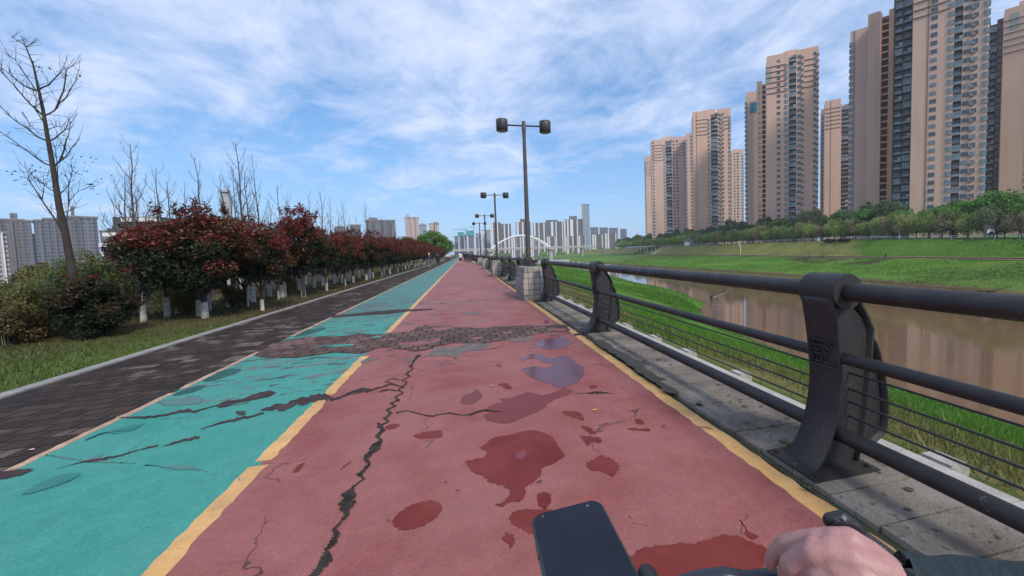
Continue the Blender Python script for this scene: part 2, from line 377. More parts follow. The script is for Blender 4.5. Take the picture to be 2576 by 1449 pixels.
    du = ramp(t, noise(t, c, .55, 5, .7, .8), [(.42, 0), (.62, .42)]); col_ = mixc(t, du, col_, dust)
    t.links.new(col_, p.inputs['Base Color'])
    t.links.new(ramp(t, b_, [(.3, .58), (.7, .75)]), p.inputs['Roughness']); p.inputs['Specular IOR Level'].default_value = .3
    bp = N(t, 'ShaderNodeBump', Strength=.35, Distance=.01); t.links.new(mth(t, 'ADD', mth(t, 'ADD', g, mth(t, 'MULTIPLY', a, 3.0)), mth(t, 'MULTIPLY', cr, -2.0)), bp.inputs['Height']); t.links.new(bp.outputs[0], p.inputs['Normal'])
    MATS[name] = m; return m
red = paint('red_path_paint', (.240, .062, .054), (.315, .112, .102), (.30, .19, .17), .50, .6, 1, [(.18, 0), (.28, .35), (.33, .7), (.40, .5), (.55, .45), (.60, .9), (.66, .3), (.9, 0)], (.33, .150, .132))
grn = paint('green_path_paint', (.038, .255, .205), (.062, .305, .245), (.10, .115, .115), .40, .8, 2, [(.20, 0), (.25, .55), (.33, 1.0), (.40, .9), (.46, .55), (.58, .9), (.7, .3), (.95, 0)], (.085, .27, .235))
sheet('green_lane', XG0, XG1, .002, grn); sheet('red_lane', XG1, XR1, .0026, red)
yel = mat('yellow_line_paint', (.72, .40, .13), .6, var=(.66, .38, .15), vscale=6, bump=.3, bscale=60)
pyel = mat('faded_line_paint', (.62, .38, .24), .6, var=(.40, .26, .18), vscale=9, bump=.3, bscale=60)
def line_strip(name, xc, wd, y0, y1, m, z, seed, gaps=()):
    """hand-painted line with a ragged edge"""
    r_ = random.Random(seed); b = MB(); y = y0
    L = []
    while y < y1:
        L.append((xc-wd/2+r_.uniform(-1, 1)*.009, xc+wd/2+r_.uniform(-1, 1)*.012, y)); y += .07 if y < 14 else (.5 if y < 60 else 6)
    for i in range(len(L)-1):
        if any(g0 <= L[i][2] < g1 for g0, g1 in gaps): continue
        a, c_ = L[i], L[i+1]; b.add([(a[0], a[2], z), (a[1], a[2], z), (c_[1], c_[2], z), (c_[0], c_[2], z)], [(0, 1, 2, 3)])
    return struct(b.build(name, m))
line_strip('lane_line', XG1+.0, .11, -2, 300, yel, .0036, 1, gaps=((6.05, 7.75), (4.25, 4.40), (3.02, 3.10)))
line_strip('lane_line', XR1+.055, .12, -2, 300, yel, .0036, 2, gaps=((6.2, 6.35), (11.3, 13.2), (24, 25.9), (36.7, 38.6)))
line_strip('lane_line', XG0, .07, -2, 250, pyel, .0036, 3, gaps=((5.05, 5.2), (6.9, 8.1)))
for m_ in (yel, pyel):
    t = m_.node_tree; p = t.nodes['Principled BSDF']; src = p.inputs['Base Color'].links[0].from_socket; c = N(t, 'ShaderNodeTexCoord').outputs['Object']
    ch = ramp(t, noise(t, c, 7, 9, .8, .8), [(.615, 0), (.635, 1)]); st = ramp(t, noise(t, c, 2.2, 5, .7), [(.35, .72), (.65, 1.08)])
    t.links.new(mixc(t, mth(t, 'MULTIPLY', ch, .85), mixc(t, 1.0, src, st, 'MULTIPLY'), (.20, .13, .10)), p.inputs['Base Color'])
# kerb on the left and slab paving under the fence
conc = mat('kerb_concrete', (.33, .31, .285), .85, var=(.22, .21, .19), vscale=3, bump=.5, bscale=40)
slabm = mat('slab_concrete', (.255, .22, .18), .9, var=(.12, .098, .074), vscale=2.2, bump=.6, bscale=50, detail=9)
t = slabm.node_tree; p = t.nodes['Principled BSDF']; src = p.inputs['Base Color'].links[0].from_socket; c = N(t, 'ShaderNodeTexCoord').outputs['Object']
sp = ramp(t, noise(t, c, 26, 4, .7), [(.56, 0), (.66, 1)]); g = ramp(t, noise(t, c, 220, 3, .7), [(.3, .72), (.7, 1.3)])
pt = ramp(t, noise(t, c, 1.6, 4, .6), [(.38, 0), (.52, 1)])
o_ = mixc(t, mth(t, 'MULTIPLY', sp, pt), mixc(t, 1.0, src, g, 'MULTIPLY'), (.045, .035, .028)); t.links.new(o_, p.inputs['Base Color'])
dark_gap = mat('dark_joint', (.035, .03, .022), .95, var=(.05, .06, .02), vscale=5)
b = MB(); y = -3.0
while y < PATH_END:
    L = .98 if y < 60 else 20; b.box(-5.09, -4.93, y, y+L, -.12, .022 if y < 60 else .022); y += L+.02
struct(b.build('kerb', conc))
b = MB(); b.box(1.85, 2.60, -3, PATH_END, -.03, .002); struct(b.build('paving_joint', dark_gap))
b = MB(); y = -3.0; r_ = random.Random(4)
while y < 70:
    L = .262; jz = r_.uniform(-.002, .003)
    xo = 1.885+r_.uniform(-.008, .012)+(.03 if 4.2 < y < 6.2 else 0)
    b.box(xo, 2.585, y, y+L-.010, -.02, .030+jz); y += L
b.box(1.885, 2.585, 70, PATH_END, -.02, .030)
struct(b.build('slab_paving', slabm))
cop = mat('coping_stone', (.48, .44, .39), .85, var=(.36, .33, .29), vscale=5, bump=.4, bscale=60)
b = MB(); y = -3
while y < 300:
    L = .55 if y < 60 else 30; b.box(2.60, 2.75, y, y+L-.006, -.4, .040); y += L
struct(b.build('coping_edge', cop))
# ------------------------------------------------------------------ marks on the path, traced from their outlines on the ground
ZM = {'R1': (.27778, 872, 738), 'R2': (.3125, 670.8, 1073.3), 'R3': (.3472, 1408.7, 771.5), 'G': (.4676, 0, 771.5), 'G2': (.2546, 0, 905.6), 'R6': (.2083, 1408.7, 704.4), 'B7': (.5052, 1274.6, 1140.4)}
def zp(k, x, y): s_, a_, b_ = ZM[k]; return (a_+x*s_, b_+y*s_)
def rough_poly(pts, amp, seed, closed=True, sub=3):
    r_ = random.Random(seed); n = len(pts); P = [Vector(q) for q in pts]; sm = []
    for i in range(n):                                   # rounded through the traced points
        p0, p1, p2, p3 = P[i-1], P[i], P[(i+1) % n], P[(i+2) % n]
        for q in range(4):
            s = q/4; sm.append(.5*((2*p1)+(p2-p0)*s*.8+(2*p0-5*p1+4*p2-p3)*s*s*.8+(3*p1-p0-3*p2+p3)*s**3*.8) if q else p1)
    per = sum((sm[i]-sm[i-1]).length for i in range(len(sm))); am = min(amp, per*.012); out = []; n = len(sm); ph = [r_.uniform(0, 6.3) for _ in range(4)]
    c = sum(sm, Vector((0, 0)))/n; s_ = 0
    for i in range(n):
        a, b = sm[i], sm[(i+1) % n]; nn = Vector((-(b-a).y, (b-a).x)); nn = nn.normalized() if nn.length > 1e-9 else Vector((0, 0))
        for k in range(2):
            q = a.lerp(b, k/2); out.append(q+nn*am*(.45*math.sin(s_*2*math.pi*17/per+ph[0])+.3*math.sin(s_*2*math.pi*41/per+ph[1])+r_.uniform(-.5, .5))); s_ += (b-a).length/2
    return out
def rough_poly_old(pts, amp, seed, closed=True, sub=3):
    r_ = random.Random(seed); out = []; n = len(pts)
    for i in range(n if closed else n-1):
        a, b = Vector(pts[i]), Vector(pts[(i+1) % n]); L = (b-a).length; nn = Vector((-(b-a).y, (b-a).x)); nn = nn.normalized() if nn.length else nn
        for k in range(sub):
            out.append(a.lerp(b, k/sub)+nn*r_.uniform(-1, 1)*min(amp, L*.12)*(0 if k == 0 else 1))
    return out
import mathutils
def decal(name, k, pts, m, z, amp=.02, seed=0, tagit=True):
    g = [gp(*zp(k, x, y), 0)[:2] for x, y in pts]; g = rough_poly(g, amp, seed)
    n = len(g); per = sum((g[i]-g[i-1]).length for i in range(n)); ar = sum(g[i-1].x*g[i].y-g[i].x*g[i-1].y for i in range(n))/2
    e = min(.015, abs(ar)/max(per, 1e-6)*.45)*(1 if ar > 0 else -1); O1 = []; I1 = []
    for i in range(n):
        d = g[(i+2) % n]-g[i-2]; nn = Vector((d.y, -d.x)); nn = nn.normalized() if nn.length > 1e-9 else Vector((0, 0)); O1.append(g[i]+nn*e); I1.append(g[i]-nn*e)
    tri = mathutils.geometry.tessellate_polygon([[Vector((q[0], q[1], 0)) for q in I1]])
    b = MB(); b.add([(q[0], q[1], z) for q in I1]+[(q[0], q[1], z) for q in O1], [tuple(f) for f in tri]+[(i, (i+1) % n, n+(i+1) % n, n+i) for i in range(n)]); edge = [1.0]*n+[0.0]*n
    # make every face look up
    for i, f in enumerate(b.f):
        p0, p1, p2 = (Vector(b.v[j]) for j in f[:3])
        if (p1-p0).cross(p2-p0).z < 0: b.f[i] = f[::-1]
    o = b.build(name, ragged(m)); a = o.data.attributes.new('edge', 'FLOAT', 'POINT'); a.data.foreach_set('value', edge[:len(o.data.vertices)]); return struct(o)
RAG = {}
def ragged(m):
    """copy of a material whose outline breaks up along the edge of the mark"""
    if m.name in RAG: return RAG[m.name]
    r_ = m.copy(); r_.name = m.name+'_mark'; t = r_.node_tree; ou = [n for n in t.nodes if n.type == 'OUTPUT_MATERIAL'][0]; src = ou.inputs['Surface'].links[0].from_socket
    at_ = N(t, 'ShaderNodeAttribute'); at_.attribute_name = 'edge'; c = N(t, 'ShaderNodeTexCoord').outputs['Object']
    k = mth(t, 'ADD', at_.outputs['Fac'], mth(t, 'MULTIPLY', mth(t, 'SUBTRACT', noise(t, c, 38, 6, .75), .5), 1.9))
    al = mth(t, 'MULTIPLY', mth(t, 'SUBTRACT', k, .42), 6.0, True)
    tr = N(t, 'ShaderNodeBsdfTransparent'); mx = N(t, 'ShaderNodeMixShader'); t.links.new(al, mx.inputs[0]); t.links.new(tr.outputs[0], mx.inputs[1]); t.links.new(src, mx.inputs[2]); t.links.new(mx.outputs[0], ou.inputs['Surface'])
    RAG[m.name] = r_; return r_
def crack(k, pts, m, z, vert=False, seed=1, sub=6, name='path_crack'):
    """pts (x, y, width) in picture units; width across x (or y when vert)"""
    r_ = random.Random(seed); L = []
    for i in range(len(pts)-1):
        a, c_ = pts[i], pts[i+1]
        for q in range(sub):
            f = q/sub; j = 0 if q == 0 else 1; wq = a[2]*(1-f)+c_[2]*f
            L.append((a[0]*(1-f)+c_[0]*f+r_.uniform(-1, 1)*wq*(.22 if not vert else .1)*j, a[1]*(1-f)+c_[1]*f+r_.uniform(-1, 1)*wq*(.06 if not vert else .25)*j, wq*r_.uniform(.62, 1.25)*(.8 if m is brown else .9)))
    L.append(pts[-1]); b = MB(); vs = []; z += seed*.00006
    for x, y, w_ in L:
        for s_ in (-1, 1):
            q = gp(*zp(k, x+(0 if vert else s_*w_/2), y+(s_*w_/2 if vert else 0)), 0); vs.append((q.x, q.y, z))
    b.add(vs, [(2*i, 2*i+1, 2*i+3, 2*i+2) for i in range(len(L)-1)]); o = b.build(name, m); return struct(o)
ckm = mat('crack_dirt', (.022, .020, .017), .95, var=(.065, .060, .052), vscale=9, bump=.9, bscale=50, spec=.1)
brown = mat('bare_dark_base', (.050, .034, .038), .95, var=(.082, .058, .062), vscale=5, bump=.7, bscale=30, spec=.1)
greyb = mat('bare_grey_base', (.13, .12, .11), .95, var=(.20, .16, .15), vscale=7, bump=.7, bscale=40, spec=.1)
def wet(name, c1, c2, rough):
    m = mat(name, c1, rough, var=c2, vscale=3, spec=.14 if rough > .3 else .36); return m
wetr = wet('damp_red_paint', (.142, .022, .018), (.195, .038, .031), .55)
pud = wet('puddle_water', (.13, .030, .032), (.10, .022, .026), .16)
wetr2 = wet('wet_red_paint', (.175, .034, .030), (.15, .032, .028), .38)
wetg = wet('damp_green_paint', (.03, .17, .155), (.045, .20, .18), .5)
wetgd = wet('wet_dark_green', (.018, .09, .075), (.03, .12, .10), .4)
grgy = mat('faded_green_grey', (.10, .155, .155), .8, var=(.07, .20, .18), vscale=7)
Z1, Z2, Z3 = .0058, .0068, .0078
crack('R1', [(655, 560, 40), (610, 615, 25), (575, 665, 28), (605, 682, 14), (540, 735, 30), (578, 757, 14), (498, 792, 22), (548, 812, 14), (510, 850, 26), (470, 878, 14), (510, 908, 18), (440, 942, 34), (475, 975, 34), (395, 1000, 24), (445, 1022, 24), (365, 1060, 24), (405, 1088, 34), (345, 1140, 38), (375, 1165, 28), (285, 1220, 38), (335, 1240, 34), (265, 1305, 28), (318, 1330, 24), (252, 1400, 80), (225, 1449, 70)], ckm, Z3, seed=5)
crack('R2', [(900, -25, 30), (935, 35, 44), (890, 85, 34), (925, 115, 26), (880, 165, 84), (855, 205, 66), (800, 262, 52), (825, 310, 32), (790, 350, 36), (745, 388, 50), (785, 425, 30), (735, 465, 18), (695, 500, 36), (660, 560, 130), (655, 620, 134), (640, 690, 62), (640, 730, 34), (590, 790, 28), (548, 830, 42), (558, 890, 64), (530, 950, 58), (480, 1010, 50), (480, 1070, 110), (445, 1130, 100), (395, 1185, 70), (340, 1260, 80)], ckm, Z3, seed=6)
crack('R1', [(450, 1088, 20), (545, 1066, 5), (612, 1084, 9), (700, 1108, 9), (780, 1120, 12), (850, 1100, 6), (930, 1090, 12), (1060, 1112, 8), (1145, 1096, 24), (1235, 1064, 16), (1310, 1070, 10), (1420, 1078, 4)], ckm, Z3, True, 7)
crack('R1', [(2050, 908, 3), (2180, 910, 5), (2265, 903, 26), (2335, 905, 10), (2415, 912, 3)], ckm, Z3, True, 8)
crack('R1', [(-10, 925, 16), (60, 893, 14), (140, 885, 44), (222, 880, 16), (330, 850, 12), (400, 824, 14), (500, 850, 8)], ckm, Z3, True, 9)
crack('R1', [(345, 803, 4), (410, 822, 9), (520, 862, 10)], ckm, Z3, True, 10); crack('R1', [(300, 895, 10), (370, 876, 12), (470, 890, 6)], ckm, Z3, True, 11); crack('R1', [(350, 800, 6), (420, 775, 6), (490, 790, 4)], ckm, Z3, True, 12)
crack('G', [(1405, 560, 10), (1500, 545, 44), (1620, 512, 46), (1735, 492, 48), (1800, 500, 16), (1890, 470, 12), (1950, 455, 30), (2005, 452, 12)], brown, Z2, True, 13)
# worn-through spots in the green lane
decal('bare_spot', 'G', [(1168, 535), (1215, 510), (1300, 500), (1360, 475), (1440, 455), (1482, 462), (1452, 485), (1360, 505), (1280, 520), (1200, 545)], brown, Z2, .01, 1)
crack('G', [(640, 600, 4), (780, 600, 14), (880, 586, 14), (1010, 560, 26), (1050, 568, 14), (1170, 532, 5)], brown, Z2, True, 14)
crack('G', [(300, 880, 2), (420, 845, 4), (540, 826, 18), (640, 806, 10), (745, 775, 4), (850, 750, 10)], brown, Z2, True, 15)
crack('G', [(880, 755, 3), (950, 733, 16), (1050, 706, 18), (1074, 708, 12)], brown, Z2, True, 16)
crack('G', [(1080, 662, 3), (1200, 625, 12), (1290, 606, 20), (1420, 575, 8)], brown, Z2, True, 17)
decal('bare_spot', 'G', [(1266, 568), (1310, 564), (1326, 578), (1292, 588)], brown, Z2, .008, 2)
decal('bare_spot', 'G', [(-300, 960), (-100, 900), (0, 893), (95, 880), (160, 878), (168, 888), (120, 908), (0, 936), (-300, 1000)], brown, Z2, .01, 3)
decal('wet_patch', 'G', [(120, 1016), (180, 970), (300, 915), (400, 900), (432, 908), (400, 930), (330, 960), (200, 1000)], wetg, Z2, .01, 4)
decal('wet_patch', 'G', [(460, 722), (560, 682), (650, 655), (772, 630), (740, 656), (640, 687), (560, 682), (500, 705)], wetg, Z2, .01, 5)
decal('wet_patch', 'G', [(930, 480), (1000, 445), (1080, 425), (1105, 432), (1040, 462)], wetgd, Z1, .015, 6)
decal('wet_patch', 'G', [(1090, 400), (1170, 355), (1240, 335), (1295, 338), (1280, 356), (1190, 385), (1150, 400)], wetgd, Z1, .015, 7)
decal('wet_patch', 'G', [(1580, 165), (1640, 130), (1740, 115), (1745, 124), (1660, 150)], wetgd, Z1, .02, 8)
decal('faded_spot', 'G', [(860, 520), (900, 500), (1050, 485), (1092, 500), (1060, 525), (900, 536)], grgy, Z1, .02, 9)
decal('faded_spot', 'G', [(245, 800), (350, 812), (460, 828), (545, 795), (540, 820), (600, 835), (660, 845), (500, 838), (380, 826)], grgy, Z1, .01, 10)
decal('faded_spot', 'G', [(780, 855), (900, 862), (1000, 855), (1075, 880), (960, 878)], grgy, Z1, .01, 11)
# the band where the paint has gone and bricks show, right across both lanes
decal('brick_band', 'R1', [(-830, 560), (-630, 450), (-400, 405), (0, 390), (200, 374), (340, 370), (560, 350), (690, 290), (790, 300), (960, 305), (1200, 318), (1430, 300), (1700, 295), (1980, 290), (2010, 318), (2020, 338), (1900, 352), (1700, 375), (1430, 425), (1230, 455), (980, 455), (830, 480), (700, 520), (620, 530), (480, 505), (300, 500), (140, 545), (-100, 540), (-420, 580), (-640, 590)], brk, .0092, .03, 40)
for i, pts in enumerate([[(480, 480), (495, 455), (640, 440), (830, 415), (835, 440), (690, 470)], [(780, 318), (960, 312), (830, 345)], [(1120, 410), (1250, 400), (1180, 420)], [(1850, 330), (1960, 325), (2000, 338), (1900, 345)]]):
    decal('paint_remnant', 'R1', pts, red, .0102, .01, 50+i)
for i, pts in enumerate([[(230, 400), (320, 385), (310, 400), (240, 408)], [(-300, 490), (-120, 470), (60, 462), (40, 480), (-160, 495)], [(-560, 500), (-470, 490), (-480, 500)]]):
    decal('paint_remnant', 'R1', pts, grn, .0102, .01, 60+i)
decal('brick_band', 'R1', [(0, 190), (200, 170), (420, 150), (600, 145), (780, 140), (760, 152), (560, 165), (400, 185), (0, 212), (-300, 225), (-300, 212)], brown, Z2, .03, 41)
for i, pts in enumerate([[(745, 575), (800, 500), (880, 490), (1020, 490), (1060, 465), (1150, 452), (1250, 458), (1285, 480), (1230, 508), (1100, 530), (1020, 550), (990, 600), (960, 575), (850, 565)], [(1420, 430), (1500, 410), (1640, 398), (1705, 410), (1600, 435), (1500, 440)], [(1040, 195), (1080, 180), (1160, 170), (1225, 182), (1200, 200), (1120, 196)], [(530, 590), (570, 590), (600, 620), (560, 632)], [(130, 620), (200, 590), (305, 595), (230, 612), (150, 640)], [(740, 196), (790, 188), (835, 196), (780, 206)], [(520, 275), (600, 268), (620, 276), (560, 286)]]):
    decal('grey_worn_patch', 'R1', pts, greyb, Z1, .02, 70+i)
# damp and wet marks in the red lane
P = 'wet_patch'
decal(P, 'R2', [(1605, 290), (1680, 260), (1755, 250), (1770, 205), (1720, 175), (1780, 130), (1830, 90), (1980, 65), (2090, 35), (2200, 40), (2290, 80), (2340, 150), (2395, 235), (2330, 290), (2220, 340), (2200, 400), (2140, 460), (2080, 490), (2085, 560), (2040, 610), (1985, 600), (1900, 650), (1855, 635), (1930, 590), (1960, 520), (1900, 480), (1800, 455), (1750, 410), (1650, 360)], wetr, .0047, .006, 90)
decal(P, 'R2', [(1015, 780), (1050, 710), (1160, 640), (1300, 600), (1380, 610), (1408, 660), (1370, 730), (1250, 810), (1120, 840), (1030, 810)], wetr, .0047, .004, 91)
decal(P, 'R2', [(1955, 740), (2010, 680), (2200, 670), (2350, 700), (2350, 900), (2120, 860), (1990, 790)], wetr, .0047, .004, 92)
decal(P, 'R2', [(1180, 80), (1250, 52), (1400, 35), (1415, 75), (1380, 95), (1240, 100)], wetr, .0047, .008, 93)
decal(P, 'R2', [(1890, 900), (1915, 890), (1930, 855), (1960, 880), (1975, 865), (2000, 930), (1960, 985), (1945, 950), (1910, 930)], wetr, .0047, .004, 94)
decal(P, 'R2', [(2005, 230), (2040, 200), (2085, 195), (2088, 240), (2060, 272), (2015, 262)], mat('soaked_red', (.17, .018, .018), .3), Z1, .003, 95)
decal(P, 'R2', [(2180, 560), (2220, 530), (2280, 550), (2290, 610), (2250, 660), (2190, 640)], wetr, .0047, .003, 96)
decal(P, 'R3', [(195, 1140), (270, 1095), (300, 1080), (345, 1100), (380, 1110), (430, 1160), (410, 1195), (380, 1235), (310, 1200), (230, 1190)], wetr, .0047, .008, 97)
decal(P, 'B7', [(560, 640), (620, 520), (690, 470), (760, 465), (850, 455), (960, 450), (1070, 410), (1150, 415), (1230, 450), (1295, 480), (1270, 580), (1180, 700), (900, 800), (560, 800)], wetr, .0047, .005, 98)
decal(P, 'B7', [(1160, 335), (1190, 370), (1205, 395), (1255, 415), (1225, 435), (1185, 405), (1190, 380)], wetr, .0047, .003, 99)
for i, (k, pts) in enumerate([('R1', [(1030, 990), (1060, 930), (1150, 900), (1160, 878), (1190, 878), (1225, 925), (1220, 955), (1150, 1000), (1070, 1010)]), ('R1', [(345, 1220), (400, 1190), (480, 1190), (450, 1225), (380, 1235)]), ('R1', [(1945, 1085), (2000, 1070), (2110, 1080), (2150, 1150), (2060, 1130)]), ('R3', [(150, 870), (210, 875), (260, 920), (220, 925)]), ('R3', [(150, 945), (200, 940), (300, 960), (290, 990), (230, 985), (200, 1010)]), ('R3', [(488, 893), (530, 880), (570, 890), (640, 885), (650, 905), (560, 900)]), ('R3', [(540, 820), (580, 818), (612, 850), (560, 855)]), ('R3', [(210, 575), (260, 572), (268, 588), (225, 596)]), ('R1', [(1370, 830), (1440, 815), (1500, 860), (1460, 875), (1400, 845)]), ('R1', [(1350, 640), (1395, 640), (1400, 665), (1360, 665)]), ('R2', [(210, 372), (250, 320), (305, 292), (290, 330), (250, 370)]), ('R1', [(1790, 248), (1820, 245), (1832, 265), (1800, 278)])]):
    decal(P, k, pts, (wetr, wetr2)[i in (0, 9)], .0047, .006, 110+i)
decal('puddle', 'R1', [(1590, 685), (1700, 665), (1800, 680), (1890, 650), (1780, 625), (1700, 590), (1600, 610), (1572, 590), (1640, 560), (1740, 550), (1850, 590), (1950, 565), (2050, 600), (2080, 640), (2140, 660), (2150, 730), (2100, 800), (1990, 850), (1900, 855), (1830, 815), (1760, 800), (1650, 750)], pud, .0051, .01, 130)
decal('wet_patch', 'R1', [(1962, 862), (2040, 880), (2030, 910), (1900, 960), (1830, 1000), (1760, 1060), (1640, 1110), (1500, 1170), (1380, 1180), (1270, 1150), (1250, 1110), (1290, 1080), (1270, 1050), (1320, 1010), (1420, 985), (1390, 960), (1500, 950), (1620, 900), (1700, 905), (1760, 925), (1900, 895)], wetr2, .0047, .008, 131)
decal('puddle', 'R1', [(1700, 460), (1780, 420), (1960, 405), (2040, 450), (1960, 490), (1840, 510), (1740, 490)], pud, .0051, .02, 132)
# patches on the slabs
moss = mat('mossy_dirt', (.065, .057, .043), .95, var=(.09, .08, .06), vscale=8, bump=.8, bscale=40)
decal('slab_stain', 'R6', [(400, 750), (520, 760), (640, 830), (660, 870), (760, 900), (900, 990), (1085, 1050), (1000, 1060), (1060, 1120), (1190, 1200), (1290, 1240), (1200, 1250), (1300, 1320), (1400, 1370), (1440, 1420), (1300, 1400), (1150, 1290), (960, 1160), (700, 960), (480, 830)], moss, .037, .02, 140)
rs = random.Random(9)
for i in range(46):
    x = rs.uniform(1.95, 2.55); y = 1.0+rs.random()**1.4*6; r0 = rs.uniform(.006, .028)*(1 if y < 4 else 1.6)
    b = MB(); n = 9; vs = [(x+math.cos(a_*2*math.pi/n)*r0*rs.uniform(.6, 1.2), y+math.sin(a_*2*math.pi/n)*r0*rs.uniform(.5, 1.3), .0372) for a_ in range(n)]
    b.add(vs, [tuple(range(n))]); struct(b.build('slab_stain', moss))
# ------------------------------------------------------------------ towers across the river
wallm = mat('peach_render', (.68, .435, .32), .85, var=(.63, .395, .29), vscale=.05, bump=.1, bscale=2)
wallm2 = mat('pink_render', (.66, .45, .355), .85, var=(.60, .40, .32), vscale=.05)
shadem = mat('shaded_render', (.40, .265, .195), .85, var=(.35, .23, .17), vscale=.08)  # peach render darkened: shade painted into the towers' set-back bays
for m_ in (wallm, wallm2, shadem):                        # rain streaks and patched render
    t = m_.node_tree; p = t.nodes['Principled BSDF']; src = p.inputs['Base Color'].links[0].from_socket; c = N(t, 'ShaderNodeTexCoord').outputs['Object']
    mp = N(t, 'ShaderNodeMapping'); mp.inputs['Scale'].default_value = (1.1, 1.1, .035); t.links.new(c, mp.inputs[0])
    o_ = mixc(t, 1.0, src, ramp(t, noise(t, mp.outputs[0], .9, 6, .65), [(.32, .88), (.5, 1.0), (.7, 1.03)]), 'MULTIPLY'); t.links.new(o_, p.inputs['Base Color'])
slabw = mat('balcony_edge', (.36, .27, .23), .8, var=(.20, .16, .15), vscale=.2); darkr = mat('shade_and_door_dark', (.10, .085, .08), .8, var=(.05, .045, .045), vscale=.4)  # darkr paints shade onto recess backs and left tower flanks; also colours a door
glassd = mat('window_glass', (.045, .055, .06), .15, var=(.10, .12, .13), vscale=.3); framew = mat('window_frame', (.40, .36, .33), .6)
cornm = mat('dark_cornice', (.16, .105, .085), .8); glassb = mat('enclosed_balcony_glass', (.11, .14, .155), .2, var=(.26, .30, .32), vscale=.5)
trimw = mat('pale_trim', (.62, .56, .52), .7)
FH = 3.4; NF = 33
def winmesh(nm, w_, h_, gm_):
    w_ *= 1.35; b = MB(); b.box(-w_/2, w_/2, -.08, .3, -.1, h_+.3); b.cur = 1; b.box(-w_/2+.12, -.05, -.14, -.06, .05, h_+.2); b.box(.05, w_/2-.12, -.14, -.06, .05, h_+.2)
    return b.mesh(nm, [framew, gm_])
def balmesh(nm, w_, kind):
    b = MB(); b.box(-w_/2, w_/2, -1.0, .3, -.14, .10)
    b.cur = 1
    if kind == 0: b.box(-w_/2, w_/2, -1.0, -.92, .1, .95)
    elif kind == 1: b.box(-w_/2, w_/2, -.98, -.9, .1, 2.7); b.cur = 2; [b.box(x-.05, x+.05, -1.03, -.97, .1, 2.7) for x in np.linspace(-w_/2+.05, w_/2-.05, 5)]
    elif kind == 2: b.cur = 2; b.box(-w_/2, w_/2, -1.0, -.95, .95, 1.05); [b.box(x-.03, x+.03, -1.0, -.95, .1, .95) for x in np.linspace(-w_/2+.05, w_/2-.05, 9)]
    else: b.box(-w_/2, w_/2, -1.0, -.92, .1, .9); b.cur = 2; b.box(w_*.1, w_/2, -1.1, -.92, .95, 2.0)
    b.cur = 3; b.box(-w_/2+.3, w_/2-.3, .22, .30, .15, 2.6)
    return b.mesh(nm, [slabw, glassb, framew, glassd])
acm = MB(); acm.box(-.55, .55, -.7, .0, .1, .95).box(-.7, .7, -.8, .3, -.1, .05); acm = acm.mesh('air_conditioner', [slabw])
WIN = {}; BAL = {}
